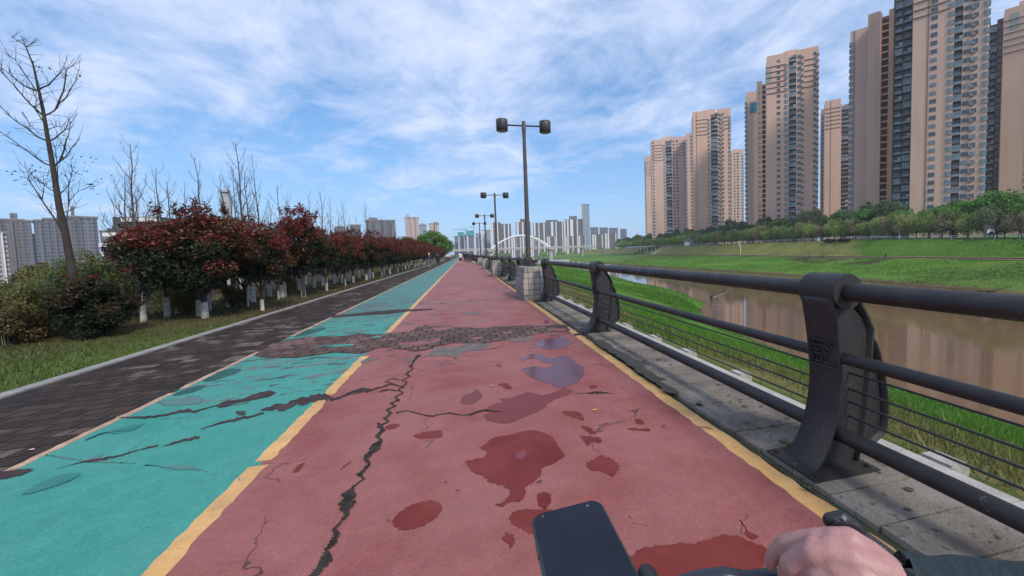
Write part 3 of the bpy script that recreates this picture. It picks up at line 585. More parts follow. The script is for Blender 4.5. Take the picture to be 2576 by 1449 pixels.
def tower(name, label, ref_px, boxes, face_off=-10, group='apartment towers across the river'):
    """boxes: (px0, px1, top_px, material, features, depth)"""
    # frame turned towards the river
    pxm = (boxes[ref_px][0]+boxes[ref_px][1])/2
    v = ray(pxm, 600); az = math.atan2(v.x, v.y)+R(face_off)
    X_ = Vector((math.cos(az), -math.sin(az), 0)); Yv = Vector((math.sin(az), math.cos(az), 0))
    H = NF*FH+1.5
    org = None; todo = []
    for (p0, p1, top, m_, feats, dep) in boxes:
        dist = None
        hz = VY-ROLL*((p0+p1)/2-VX)
        # distance so that a 100 m block reaches the traced top
        vr = ray((p0+p1)/2, top if top else hz-100)
        Ht = H
        if isinstance(dep, tuple): dep, Yd, Ht = dep; q0 = at(p0, hz, Yd)
        else: q0 = None
        if q0 is None: s_ = (Ht-EYE)/vr.z; Yd = vr.y*s_; q0 = at(p0, hz, Yd)
        q0.z = 0; a = ray(p1, hz)
        # width along X_ until the ray of p1
        A = np.array([[X_.x, -a.x], [X_.y, -a.y]]); sol = np.linalg.solve(A, np.array([-q0.x, -q0.y])); W = float(sol[0])
        todo.append((q0, W, Ht, m_, feats, dep))
    org = todo[ref_px][0].copy()
    root = thing(name, org, label, 'apartment tower', group, -az)
    Mi = Matrix.Rotation(az, 3, 'Z')
    rr = random.Random(int(pxm))
    for bi, (q0, W, Ht, m_, feats, dep) in enumerate(todo):
        l = Mi @ (q0-org); x0, y0 = l.x, l.y
        cuts = []; nf = int((Ht-1.5)/FH)
        for ft in feats:
            if ft[0] in ('B', 'D'): cuts.append((ft[1]*W, ft[2]*W))
        segs = []; c0 = 0
        for a_, b_ in sorted(cuts): segs.append((c0, a_)); c0 = b_
        segs.append((c0, W))
        wb = MB()
        for a_, b_ in segs:
            if b_-a_ > .05: wb.box(x0+a_, x0+b_, y0, y0+1.6, -3, Ht+rr.choice([0, .8, 1.4]))
        wb.box(x0, x0+W, y0+1.6, y0+dep, -3, Ht-.6)
        wb.build('wall', m_, root)
        if W > 12:
            rb = MB(); rb.box(x0+W*.35, x0+W*.62, y0+4, y0+dep*.7, Ht-.6, Ht+3.2); rb.build('lift_housing', m_, root)
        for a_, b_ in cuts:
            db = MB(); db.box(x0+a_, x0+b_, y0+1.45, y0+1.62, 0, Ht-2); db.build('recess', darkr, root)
        for ft in feats:
            if ft[0] in ('W', 'A'):
                u = ft[1]*W; ww = ft[2]; key = (round(ww, 1), 0)
                if key not in WIN: WIN[key] = [winmesh('window', ww, 1.5, glassd), winmesh('window', ww, 1.4, glassb)]
                for f in range(2, nf):
                    if ft[0] == 'A' and f % 1 == 0:
                        link('air_conditioner_shelf', acm, root, (x0+u+ww*.5+.8, y0, f*FH+.6))
                    link('window', WIN[key][0 if rr.random() < .75 else 1], root, (x0+u, y0, f*FH+.9))
            elif ft[0] == 'B':
                ww = (ft[2]-ft[1])*W-.1
                for f in range(2, nf):
                    k_ = rr.choice([0, 1, 1, 2, 3, 0, 2]); key = (round(ww, 1), k_)
                    if key not in BAL: BAL[key] = balmesh('balcony', ww, k_)
                    link('balcony', BAL[key], root, (x0+(ft[1]+ft[2])/2*W, y0+1.0, f*FH))
            elif ft[0] == 'D':
                ww = (ft[2]-ft[1])*W-.1; key = (round(ww, 1), 'd')
                if key not in BAL:
                    b = MB(); b.box(-ww/2, ww/2, -1, .3, -.3, .5); BAL[key] = b.mesh('sill_band', [m_])
                for f in range(2, nf): link('sill_band', BAL[key], root, (x0+(ft[1]+ft[2])/2*W, y0+1.0, f*FH))
            elif ft[0] == 'C':
                for k_ in range(ft[3]):
                    b = MB(); b.box(x0+ft[1]*W-.2, x0+ft[2]*W+.2, y0-.35, y0+.01, Ht-6-k_*3.1, Ht-5.7-k_*3.1); b.build('cornice', cornm, root)
            elif ft[0] == 'L':                                   # windows down the left flank
                b = MB(); b.box(-.1, .25, -.8, .8, 0, 1.7); mm = b.mesh('window', [glassb])
                for f in range(2, nf-1): link('window', mm, root, (x0-.05, y0+dep*ft[1], f*FH+.8))
            elif ft[0] == 'G':                                   # corner glazing on the front left or right edge
                key = ('g', 1)
                if key not in WIN: b = MB(); b.box(-.25, 1.5, -.35, 1.2, .55, 2.35); b.cur = 1; b.box(-.3, 1.55, -.4, 1.25, .45, .58).box(-.3, 1.55, -.4, 1.25, 2.3, 2.42); b.box(.6, .7, -.38, 0, .55, 2.35); WIN[key] = b.mesh('corner_window', [glassb, framew])
                for f in range(2, nf-1): link('corner_window', WIN[key], root, (x0+ft[1]*W-.6, y0, f*FH))
            elif ft[0] == 'S':
                b = MB(); b.box(x0+ft[1]*W-.12, x0+ft[1]*W+.12, y0-.18, y0+.01, 0, Ht); b.build('downpipe', cornm, root)
            elif ft[0] == 'P':
                b = MB(); b.box(x0+ft[1]*W, x0+ft[2]*W, y0-.05, y0+.01, Ht-ft[4]-8, Ht-ft[4]); b.build('wall_panel', mat('panel_'+ft[3], {'grey': (.33, .33, .28), 'blue': (.05, .25, .33)}[ft[3]], .7), root)
    return root
tower('apartment_tower', 'smallest peach apartment tower, at the river-bend end of the row', 1, [
    (1626, 1643, 396, wallm2, [('C', 0, 1, 6), ('G', .05)], 12), (1643, 1727, 354, wallm2, [('W', .05, 1.4), ('C', .06, .34, 6), ('G', .38), ('B', .42, .60), ('W', .66, 1.4), ('W', .76, 1.6), ('C', .80, 1, 5), ('G', 1)], 14)], -6)
tower('apartment_tower', 'peach apartment tower second from the bridge end, dark balconies up its middle', 1, [
    (1729, 1746, 337, wallm2, [('W', .75, 1.4), ('G', .04)], 12), (1746, 1840, 289, wallm, [('S', .1), ('C', .1, .4, 5), ('G', .43), ('B', .48, .66), ('A', .70, 1.5), ('W', .79, 1.4), ('C', .8, 1, 4), ('G', .97)], 14)], -6)
tower('apartment_tower', 'slim pale pink apartment tower seen in the gap between two taller ones', 0, [
    (1842, 1871, 381, wallm2, [('W', .25, 1.3), ('W', .52, 1.8), ('G', .95)], 12)], -6)
tower('apartment_tower', 'peach apartment tower with a small blue panel on its stepped left wing', 2, [
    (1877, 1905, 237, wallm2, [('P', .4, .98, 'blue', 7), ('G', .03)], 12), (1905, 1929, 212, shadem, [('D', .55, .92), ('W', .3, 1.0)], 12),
    (1929, 2057, 152, wallm, [('P', 0, .10, 'grey', 7), ('W', .24, 1.5), ('C', .0, .38, 6), ('G', .39), ('B', .44, .58), ('A', .64, 1.6), ('C', .74, .96, 6), ('A', .93, 1.2)], 16)], -5)
tower('apartment_tower', 'low peach apartment tower standing back between two tall ones', 1, [
    (2064, 2074, 280, shadem, [('A', .4, 1.2)], 10), (2073, 2112, 258, wallm, [('S', .38), ('C', 0, 1, 6)], 12), (2111, 2140, 262, wallm2, [('B', .1, .75), ('W', .9, 1.2)], 14)], -4)
tower('apartment_tower', 'tallest peach apartment tower, its top above the picture, with a shaded left flank', 4, [
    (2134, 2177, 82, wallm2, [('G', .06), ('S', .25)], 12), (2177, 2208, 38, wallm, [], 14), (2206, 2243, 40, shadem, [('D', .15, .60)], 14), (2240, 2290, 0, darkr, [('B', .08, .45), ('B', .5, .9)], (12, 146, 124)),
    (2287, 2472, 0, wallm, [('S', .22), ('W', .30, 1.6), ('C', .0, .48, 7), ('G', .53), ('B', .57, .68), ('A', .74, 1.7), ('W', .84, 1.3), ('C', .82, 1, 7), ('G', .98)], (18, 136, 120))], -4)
tower('apartment_tower', 'peach apartment tower cut by the right border, with a grey panel near its roof', 1, [
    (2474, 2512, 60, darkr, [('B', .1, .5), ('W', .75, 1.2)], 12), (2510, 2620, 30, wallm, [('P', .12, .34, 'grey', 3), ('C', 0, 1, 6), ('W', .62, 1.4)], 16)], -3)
# ------------------------------------------------------------------ far city
def grid_mat(name, wall, glass, fw, fh, duty=.5, dutyv=.55, rib=None, vert=False):
    """wall with real-size window rows; coordinates are the building's own metres"""
    if name in MATS: return MATS[name]
    m = bpy.data.materials.new(name); m.use_nodes = True; t = m.node_tree; p = t.nodes['Principled BSDF']
    c = N(t, 'ShaderNodeTexCoord').outputs['Object']; s_ = N(t, 'ShaderNodeSeparateXYZ'); t.links.new(c, s_.inputs[0])
    u = mth(t, 'FRACT', mth(t, 'DIVIDE', mth(t, 'ADD', s_.outputs[0], mth(t, 'MULTIPLY', s_.outputs[1], 1.0)), fw)); v = mth(t, 'FRACT', mth(t, 'DIVIDE', s_.outputs[2], fh))
    f = mth(t, 'MULTIPLY', mth(t, 'LESS_THAN', u, duty), mth(t, 'LESS_THAN', v, dutyv)) if not vert else mth(t, 'LESS_THAN', v, dutyv)
    g = ramp(t, noise(t, c, .35, 3, .6), [(.35, .6), (.65, 1.3)])
    t.links.new(mixc(t, f, wall, mixc(t, 1.0, glass, g, 'MULTIPLY')), p.inputs['Base Color']); p.inputs['Roughness'].default_value = .6
    MATS[name] = m; return m
roofm = mat('flat_roof', (.20, .19, .18), .9)
W_ = lambda n, wall, gl, fw=3.2, fh=3.0, d=.55, dv=.5: grid_mat(n, wall, gl, fw, fh, d, dv)
mw = W_('pale_blocks', (.40, .37, .35), (.12, .13, .15)); mg = W_('grey_blocks', (.155, .16, .185), (.075, .09, .115)); mb = W_('brown_grey_blocks', (.165, .15, .15), (.07, .08, .10))
mp_ = W_('pink_blocks', (.50, .40, .35), (.22, .20, .20)); mt = W_('steel_blocks', (.36, .42, .48), (.14, .20, .26), 4, 3.2, .75, .6)
teal = mat('scaffold_netting', (.05, .30, .33), .9, var=(.07, .36, .38), vscale=.1)
whitew = mat('white_wall', (.72, .70, .68), .7)
def block(label, Y, px0, px1, top, m_, ribs=(), crown=None, dep=18, base=-8, cat='building', name='apartment_block', ribm=whitew, group=None, recess=()):
    q0 = at(px0, top, Y); v = ray((px0+px1)/2, top); az = math.atan2(v.x, v.y)*1.04; a1 = ray(px1, top); Xd = (math.cos(az), -math.sin(az))
    sol = np.linalg.solve(np.array([[Xd[0], -a1.x], [Xd[1], -a1.y]]), np.array([-q0.x, -q0.y])); W = float(sol[0]); H = (q0.z+EYE+a1.z*float(sol[1]))/2
    root = thing(name, (q0.x, q0.y, base), label, cat, group, -az); h = H-base
    b = MB(); b.box(0, W, 0, dep, 0, h); b.build('wall', m_, root)
    b = MB(); b.box(-.6, W+.6, -.6, dep+.6, h, h+1.6); b.build('roof', roofm, root)
    for a_, b_ in ribs:
        r_ = MB(); r_.box(a_*W, b_*W, -1.8, .05, 0, h+.8); r_.build('wall_rib', ribm, root)
    for a_, b_ in recess:
        r_ = MB(); r_.box(a_*W, b_*W, -.5, .05, 0, h-2); r_.build('window_bay', glassd, root)
    if crown:
        r_ = MB(); r_.box(crown[0]*W, crown[1]*W, 2, dep*.7, h+1.6, h+1.6+crown[2]); r_.build('roof_housing', m_, root)
    return root
# left, beyond the trees
block('broad grey-brown apartment block at the left border', 430, -60, 59, 554, mb, ribs=((.05, .10), (.45, .5), (.70, .75)), crown=(.72, .88, 5), ribm=mb, dep=12)
block('dark narrow slab attached right of the leftmost grey block', 436, 59, 78, 558, mg, dep=8)
block('small pale block with white frames, low at the left border', 330, -60, 16, 588, mw, ribs=((.5, .56), (.8, .86)), base=-10)
block('grey block just right of the gap, lower left part of the long slab', 420, 86, 109, 557, mg, dep=25, recess=((.7, .85),))
block('grey-brown middle part of the long slab behind the tall bare tree', 418, 109, 146, 553, mg, dep=25, recess=((.3, .38), (.75, .83)))
block('highest part of the long slab behind the tall bare tree, with a roof stub', 415, 146, 203, 547, mb, crown=(.62, .74, 8), dep=25, recess=((.35, .42), (.7, .78)))
block('right end of the long slab, dark grey with rounded balconies', 418, 205, 244, 549, mg, dep=25, ribs=((.55, .75),), ribm=mg)
block('low grey block at the foot of the gap between the left slabs', 440, 76, 100, 592, mg)
block('small grey block left of the white-banded building', 520, 252, 273, 583, mb); block('wide grey-brown block behind the white-banded building', 525, 273, 322, 578, mb, crown=(.2, .6, 3), recess=((.3, .4), (.6, .7)))
# low modern building with white floor bands
q0 = at(262, 640, 95); q1 = at(405, 640, 95); root = thing('banded_building', (q0.x, 95, -6), 'low modern grey building with long white floor bands behind the red trees', 'building'); W = q1.x-q0.x
dgl = mat('dark_glazing', (.07, .07, .07), .4)
for k, (z0, x0) in enumerate([(-6, 0), (1.2, 0), (4.9, .10), (8.6, .20)]):
    b = MB(); b.box(W*x0, W, 0, 14, z0+6-(0 if k else 0), z0+6+(7.2, 3.7, 3.7, 2.2)[k]); b.build('storey', dgl, root)
for z_, x0, x1 in ((1.35, .0, .82), (3.2, .12, .8), (5.0, .08, .6), (7.0, .16, 1.0), (9.8, .5, 1.0)):
    b = MB(); b.box(W*x0-.6, W*x1+.6, -1.2, -.05, z_+6, z_+6+.72); b.build('floor_band', whitew, root)
# monument tower
q = at(577, 640, 230); root = thing('monument_tower', (q.x, 230, -8), 'tall slim white monument tower flaring out at its foot above the red trees', 'monument')
mk = mat('monument_stone', (.46, .46, .47), .7, var=(.36, .37, .38), vscale=.2); zt = at(577, 484, 230).z+8; zf = at(577, 545, 230).z+8
b = MB(); b.tube([(0, 0, zf-2), (0, 0, zt)], [2.6, 1.75], 4); b.build('shaft', mk, root)
b = MB(); b.tube([(0, 0, 0), (0, 0, zf*.5), (0, 0, zf-6), (0, 0, zf-1.9)], [7.5, 6.8, 4.6, 2.7], 8); b.build('foot', whitew, root)
b = MB(); b.tube([(0, 0, zt), (0, 0, zt+.8)], [2.4, 2.4], 6); b.build('viewing_deck', mk, root)
b = MB(); b.tube([(0, 0, zt+.8), (0, 0, zt+3.6)], [.25, .1], 6); b.build('spire', mk, root)
block('flat grey block low behind the bare trees left of centre', 560, 843, 868, 572, mg); block('second grey block low behind the bare trees', 560, 880, 907, 568, mg, recess=((.4, .5),)); block('wide grey-brown block behind the thin pale-leaved trees', 560, 921, 993, 556, mb, crown=(.1, .4, 3), recess=((.2, .27), (.5, .57), (.8, .87)))
block('pinkish tower block with three rounded bays above the red trees', 620, 1018, 1053, 549, mp_, ribs=((0, .22), (.38, .60), (.74, .96)), ribm=mp_, crown=(.1, .3, 4))
block('shorter blue-grey block right of the three-bay pink tower', 640, 1054.5, 1072, 568, mt, crown=(.2, .8, 2)); block('pink and grey tower block with a rounded glass right side', 610, 1079, 1103, 564, mp_, ribs=((0, .45),), ribm=mp_, crown=(.45, .95, 2), recess=((.5, .62),))
# centre, straight up the path
for lb, Y, a, b_, tp_, mm, nt_ in (('pale grey block left of the two netted towers', 1250, 1141, 1152, 595, mg, 0), ('tower under construction with a teal net cap, left one of two', 1200, 1152, 1166, 586, mg, 8), ('slim blue-grey tower between the two netted ones', 1180, 1166, 1173, 592, mt, 0), ('taller tower under construction with a teal net cap, right one of two', 1170, 1173, 1191.5, 582, mg, 10)):
    r_ = block(lb, Y, a, b_, tp_, mm, ribs=((.05, .2),))
    if nt_:
        q0 = at(a, tp_, Y); q1 = at(b_, tp_, Y); n_ = MB(); n_.box(-1, q1.x-q0.x+1, -2.4, 19.5, q0.z+8-nt_*1.3, q0.z+8+2.2); n_.build('netting', teal, r_)
def crane(px, top, Y, jib, lb):
    q = at(px, top, Y); zb = 20; root = thing('tower_crane', (q.x, Y, zb), lb, 'crane', 'tower cranes over the netted towers'); H = q.z-zb
    cm = mat('crane_steel', (.25, .33, .40), .5)
    b = MB(); b.box(-.8, .8, -.8, .8, 0, H); b.build('mast', cm, root); b = MB(); b.tube([(jib[0], 0, H-2), (0, 0, H-1)], [.5, .8], 4).tube([(0, 0, H-1), (jib[1], 0, H-2)], [.8, .5], 4).tube([(jib[0], 0, H-2), (0, 0, H+4), (jib[1], 0, H-2)], .25, 4); b.build('jib', cm, root)
crane(1169.5, 576, 1195, (-34, 8), 'tower crane with a long left jib over the left netted tower'); crane(1191, 570, 1165, (-12, 3), 'tower crane with a short jib over the right netted tower')
block('dark grey slab right behind the pale lamp posts', 1000, 1197, 1210, 589, mb, ribs=((.75, .95),)); block('bright white slab behind the two far lamps', 980, 1212, 1221, 580, whitew); block('grey gridded slab between far lamps and the arch', 960, 1222, 1233, 580, mw, recess=((.1, .2),))
sk = [(1235, 1259, 561, 'cream ribbed apartment block at the left foot of the arch', ((.02, .2), (.62, .72)), 900), (1259, 1285, 565, 'darker ribbed apartment block behind the left part of the arch', ((.3, .42), (.7, .82)), 905), (1297, 1334, 560, 'ribbed apartment block behind the near lamp post', ((.05, .2), (.42, .52), (.80, .88)), 900),
      (1340, 1373, 562, 'ribbed apartment block just right of the near lamp post', ((.06, .2), (.42, .5), (.8, .9)), 895), (1373, 1403, 555, 'hazy grey apartment block set back in the skyline', (), 980), (1384, 1418, 559, 'ribbed white and brown block before the hazy set-back one', ((.04, .22), (.38, .46), (.86, .93)), 885), (1417, 1466, 553, 'broadest and highest ribbed white block left of the glass tower', ((.0, .10), (.18, .26), (.34, .5), (.68, .74)), 880)]
for a, b_, tp_, lb, rb, Y in sk:
    block(lb, Y, a, b_, tp_, mb if rb else mg, ribs=rb, crown=(.3, .7, 7) if tp_ in (553, 560) else None, recess=((.55, .6), (.93, .97)), group='skyline blocks beyond the bridge', ribm=whitew)
block('tall slim glass tower standing above the skyline', 1000, 1460, 1482, 515, mt, ribs=((0, .12),), name='glass_tower', cat='skyscraper')
for a, b_, tp_, lb in ((1286, 1311, 598, 'low white-framed block right behind the arch crown'), (1334, 1356, 596, 'low white-framed block left of the lower arch end'), (1376, 1398, 596, 'low white-framed block above the right bridge pier'), (1425, 1441, 596, 'low white-framed block below the broadest skyline block'), (1452, 1474, 594, 'low white-framed block at the foot of the glass tower'), (1490, 1517, 591, 'low white block with roof terrace right of the glass tower'), (1522, 1552, 588, 'low white and brown block above the far bank trees')):
    block(lb, 800, a, b_, tp_, mb, ribs=((.0, .14), (.2, .34), (.86, .94)), group='low blocks along the far bank', dep=14)
for a, b_, tp_, lb in ((1485, 1505, 573, 'hazy grey block nearest the glass tower'), (1508, 1529, 573.5, 'middle one of the three hazy grey blocks'), (1532, 1554, 574.5, 'right one of the three hazy grey blocks'), (1560, 1576, 577, 'faint grey block next to the peach towers')):
    block(lb, 1150, a, b_, tp_, mg, group='hazy grey blocks beside the glass tower')
# ------------------------------------------------------------------ arch bridge and the bridge behind it
YB = 530; bl = at(1228, 628, YB); br = at(1392, 621, YB); zd = at(1310, 624.5, YB).z
steel = mat('white_arch_steel', (.80, .80, .82), .4); bconc = mat('bridge_concrete', (.42, .40, .38), .85, var=(.34, .32, .30), vscale=.3); rl = mat('grey_railing', (.50, .50, .52), .6)
root = thing('arch_bridge', (bl.x, YB, ZW), 'road bridge with a white arch over the river upstream', 'bridge'); z0 = zd-ZW
b = MB(); b.box(-220, br.x-bl.x+62, 0, 12, z0-1.8, z0); b.build('deck', bconc, root)
for yo in (0, 11.7):
    a0 = at(1237, 624, YB).x-bl.x; a1 = at(1384, 618, YB).x-bl.x; zh = at(1310, 592.5, YB).z-ZW
    pts = []
    for i in range(25):
        tt = i/24; pts.append((a0+(a1-a0)*tt, yo, z0+(zh-z0)*(1-(2*tt-1)**2)))
    b = MB(); b.tube(pts, 1.15, 6); b.build('arch', steel, root)
    for i in range(2, 23, 2):
        b = MB(); b.tube([(pts[i][0], yo, z0), pts[i]], .16, 4, False); b.build('hanger', steel, root)
    b = MB(); [b.box(-220, br.x-bl.x+62, yo-.1, yo+.1, z0+h_, z0+h_+.25) for h_ in (.5, 1.1)]; [b.box(x, x+.3, yo-.1, yo+.1, z0, z0+1.3) for x in np.arange(-220, br.x-bl.x+62, 4)]; b.build('railing', rl, root)
for x in (-120, -60, 4, br.x-bl.x-3, br.x-bl.x+42, br.x-bl.x+75):
    big_ = x in (4, br.x-bl.x-3); b = MB(); wd = 5 if big_ else 2; b.box(x-wd/2, x+wd/2, 1, 4, -2, z0-1.8).box(x-wd/2, x+wd/2, 8, 11, -2, z0-1.8)
    if big_: b.box(x-4, x+4, -1, 13, z0-3.4, z0-1.8)
    b.build('pier', bconc, root)
# floating dock
b = MB(); q = gp(1345, 657, ZW+.8); q2 = gp(1428, 655, ZW+.8); root = thing('floating_dock', ((q.x+q2.x)/2, (q.y+q2.y)/2, ZW), 'long flat pale dock on the river before the bridge pier', 'dock')
hw = (q2-q).length/2; b.box(-hw, hw, -9, 9, .1, 1.3); b.build('deck', mat('dock_pale', (.42, .46, .44), .8), root); b = MB(); b.box(-hw*.55-3, -hw*.55+3, -2, 2, 6, 6.6).box(-hw*.55-3, -hw*.55-2.5, -2, 2, 1.3, 6).box(-hw*.55+2.5, -hw*.55+3, -2, 2, 1.3, 6); b.build('gantry', mat('gantry_dark', (.12, .14, .14), .7), root)
# ------------------------------------------------------------------ far bank furniture
tanp = mat('tan_path', (.36, .26, .17), .9, var=(.30, .22, .15), vscale=1); redw = mat('path_dark_edge', (.10, .06, .035), .9)
b = MB(); yy = list(range(60, 640, 10)); vs = []
for y in yy: c_ = float(tp(y)); vs += [(c_-.1, y, ZT+.16), (c_+1.5, y, ZT+.18), (c_+1.8, y, ZT+.6), (c_+2.5, y, ZT+.64)]
for i in range(len(yy)-1):
    for k in range(3): b.cur = (0, 1, 0)[k]; b.add([vs[4*i+k], vs[4*i+k+1], vs[4*i+4+k+1], vs[4*i+4+k]], [(0, 1, 2, 3)])
struct(b.build('bank_path', [tanp, redw]))
b = MB(); vs = []
for y in yy: c_ = float(tp(y))+13.6; vs += [(c_, y, float(ztop(y))+.1), (c_+4, y, float(ztop(y))+.1)]
b.add(vs, [(2*i, 2*i+1, 2*i+3, 2*i+2) for i in range(len(yy)-1)]); struct(b.build('promenade', mat('promenade_grey', (.30, .29, .28), .9)))
root = thing('promenade_railing', (float(tp(100))+13.5, 100, 0), 'long grey railing along the top of the far bank', 'railing')
for h_ in (.55, 1.05):
    b = MB(); b.tube([(float(tp(y))-float(tp(100)), y-100, h_+float(ztop(y))) for y in range(66, 420, 8)], .05, 4); b.build('rail', rl, root)
pm_ = MB(); pm_.box(-.08, .08, -.08, .08, -.2, 1.15); pm_ = pm_.mesh('post', rl)
for i in range(62): y = 66+i*5.5; link('post', pm_, root, (float(tp(y))-float(tp(100)), y-100, float(ztop(y))))
lampw = mat('white_lamp_paint', (.75, .73, .66), .6)
def bank_lamp(px, py0, py1, Y, lb, hook=1):
    Y = on_t(px, Y); q = at(px, py0, Y); H = at(px, py1, Y).z-q.z; zb = float(height(q.x, Y)); H = q.z+H-zb; root = thing('bank_lamp', (q.x, Y, zb-.1), lb, 'lamp post', 'white lamps on the far bank')
    b = MB(); b.tube([(0, 0, 0), (0, 0, H-.3)], .16, 6); b.build('pole', lampw, root)
    b = MB(); b.tube([(0, 0, H-.35), (-.1*hook, 0, H), (-.7*hook, 0, H+.05), (-1.0*hook, 0, H-.35)], [.16, .16, .16, .2], 6); b.build('lamp_head', lampw, root)
bank_lamp(1862.6, 637, 616, 4, 'white hook-headed lamp on the slope below the peach towers'); bank_lamp(1553, 635, 622, 4, 'white lamp near the terrace, middle one of three'); bank_lamp(1625.5, 636, 621, 4, 'white lamp just left of the long steps'); bank_lamp(1486, 637, 624, 4, 'white lamp farthest up the bank')
bank_lamp(2262, 590, 570, 18, 'pale lamp behind the promenade railing', -1)
stonew = mat('pale_stone', (.52, .48, .42), .85)
YS = on_t(1643, 2.5); root = thing('bank_steps', (float(tp(YS))+2.5, YS, ZT), 'long pale flight of steps up the far bank', 'stairs')
for off in (0, 5.2):
    b = MB(); b.prism([(0, 0), (12, 7.3), (12, 6.5), (0, -.7)], off, off+.8, lambda u, v, w_: Vector((u, w_-u*1.0, v+.9))); b.build('side_wall', stonew, root)
b = MB()
for k in range(20): b.box(k*.6, k*.6+.62, .8, 5.2, k*.37-.4, k*.37+.35, loc=(0, -k*.6, 0))
b.build('steps', bconc, root)
YS = on_t(1640, 7); root = thing('bank_terrace', (float(tp(YS))+8, YS, float(ztop(YS))-3.4), 'low columned terrace with a railing on the far bank', 'terrace')
b = MB(); b.box(0, 9, -6, 60, 3.0, 3.5); b.build('platform', mat('terrace_dark', (.14, .12, .09), .9), root)
for k in range(9): b = MB(); b.box(0, .7, -5+k*8, -4.3+k*8, -2, 3); b.build('column', stonew, root)
b = MB(); b.box(0, .2, -6, 60, 4.3, 4.5); [b.box(0, .2, y, y+.2, 3.5, 4.3) for y in range(-6, 60, 2)]; b.build('railing', stonew, root)
YS = on_t(1745, 17); q = at(1745, 612, YS); zb = float(height(q.x, YS)); root = thing('small_house', (q.x, YS, zb-.2), 'small white gabled house under the far bank trees', 'house')
b = MB(); b.box(-4, 4, 0, 7, 0, 3.6); b.prism([(-4, 3.6), (4, 3.6), (0, 6.6)], 0, 7, lambda u, v, w_: Vector((u, w_, v))); b.build('wall', whitew, root)
b = MB(); b.prism([(-4.6, 3.3), (-4.6, 3.8), (0, 7.2), (4.6, 3.8), (4.6, 3.3), (0, 6.7)], -.5, 7.5, lambda u, v, w_: Vector((u, w_, v))); b.build('roof', mat('roof_tile', (.12, .11, .10), .8), root)
b = MB(); b.box(-2.6, -1.2, -.08, .01, 0, 2.3); b.build('door', darkr, root); b = MB(); b.box(.8, 2.0, -.08, .01, 1.2, 2.4); b.build('window', glassd, root)
YS = on_t(2492, 16); q = at(2492, 592, YS); root = thing('notice_board', (q.x, YS, float(ztop(YS))), 'dark notice board with a white painted shape at the end of the promenade railing', 'sign')
b = MB(); b.box(-2.6, 2.6, 0, .15, .8, 4.0); b.build('panel', mat('board_dark', (.05, .05, .055), .7), root); b = MB(); b.prism([(-1.6, 1.6), (-1.3, 2.6), (.2, 2.9), (1.6, 2.7), (1.8, 1.7), (1.2, 1.6), (.6, 2.1), (-.4, 2.1), (-1, 1.6)], -.06, -.01, lambda u, v, w_: Vector((u, w_, v))); b.build('painted_shape', whitew, root)
for s_ in (-2.4, 2.4): b = MB(); b.box(s_-.08, s_+.08, .0, .14, 0, .8); b.build('post', mat('board_dark', (.05, .05, .055)), root)
# ------------------------------------------------------------------ guard rail, pillars and lamps
XF = 2.185
XP = 2.25
fm = mat('black_iron_paint', (.014, .014, .017), .40, var=(.032, .026, .024), vscale=3.5, bump=.35, bscale=90, spec=.5, detail=8)
t = fm.node_tree; p = t.nodes['Principled BSDF']; src = p.inputs['Base Color'].links[0].from_socket; c = N(t, 'ShaderNodeTexCoord').outputs['Object']
chip = ramp(t, noise(t, c, 11, 9, .75, .5), [(.645, 0), (.665, 1)]); t.links.new(mixc(t, mth(t, 'MULTIPLY', chip, .55), src, (.23, .22, .21)), p.inputs['Base Color'])
t.links.new(ramp(t, noise(t, c, 5, 5, .6), [(.3, .36), (.7, .62)]), p.inputs['Roughness'])
inn = [(2.027, .0), (2.05, .05), (2.13, .173), (2.19, .336), (2.217, .513), (2.207, .69), (2.18, .88), (2.148, 1.04)]
out = [(2.36, 1.02), (2.413, .90), (2.437, .837)]
def smooth2(pts, k=4):
    o = []
    for i in range(len(pts)-1):
        p0 = pts[max(i-1, 0)]; p1 = pts[i]; p2 = pts[i+1]; p3 = pts[min(i+2, len(pts)-1)]
        for q in range(k):
            s = q/k; f = lambda j: .5*((2*p1[j])+(-p0[j]+p2[j])*s+(2*p0[j]-5*p1[j]+4*p2[j]-p3[j])*s*s+(-p0[j]+3*p1[j]-3*p2[j]+p3[j])*s**3)
            o.append((f(0), f(1)))
    return o+[pts[-1]]
inn = smooth2(inn)
ex = lambda u: u if u < 2.33 else 2.33+(u-2.33)*1.45
fx = lambda u, v, w_: Vector((ex(u)-XP, w_, v*1.03))
b = MB()
def strip_plate(b, pts, th, y0, y1):
    """curved plate: a thick polyline in x-z, extruded along y"""
    n = len(pts); off = []
    for i in range(n):
        a = Vector(pts[max(i-1, 0)]); c_ = Vector(pts[min(i+1, n-1)]); d = (c_-a).normalized(); off.append((pts[i][0]+d.y*th, pts[i][1]-d.x*th))
    vs = []
    for i in range(n):
        for q in (pts[i], off[i]):
            for y in (y0, y1): vs.append((ex(q[0])-XP, y, q[1]*1.03))
    fs = []
    for i in range(n-1):
        a = 4*i; c_ = a+4
        fs += [(a, a+1, c_+1, c_), (a+2, c_+2, c_+3, a+3), (a, c_, c_+2, a+2), (a+1, a+3, c_+3, c_+1)]
    fs += [(0, 2, 3, 1), (4*n-4, 4*n-3, 4*n-1, 4*n-2)]
    b.add(vs, fs, True)
strip_plate(b, inn, .018, -.11, .11)
web = [(q[0]+.012, q[1]) for q in inn]+[(2.33, 1.0), (2.40, .90), (2.425, .82), (2.42, .60), (2.40, .30), (2.37, .10), (2.345, 0)]
b.prism(web, -.062, -.045, fx); b.prism(web, .045, .062, fx)
strip_plate(b, [(2.28, 1.10), (2.36, 1.02), (2.413, .90), (2.437, .837), (2.43, .70), (2.415, .45), (2.395, .2), (2.35, .0)][::-1], .012, -.085, .085)
post_body = b.mesh('body', fm)
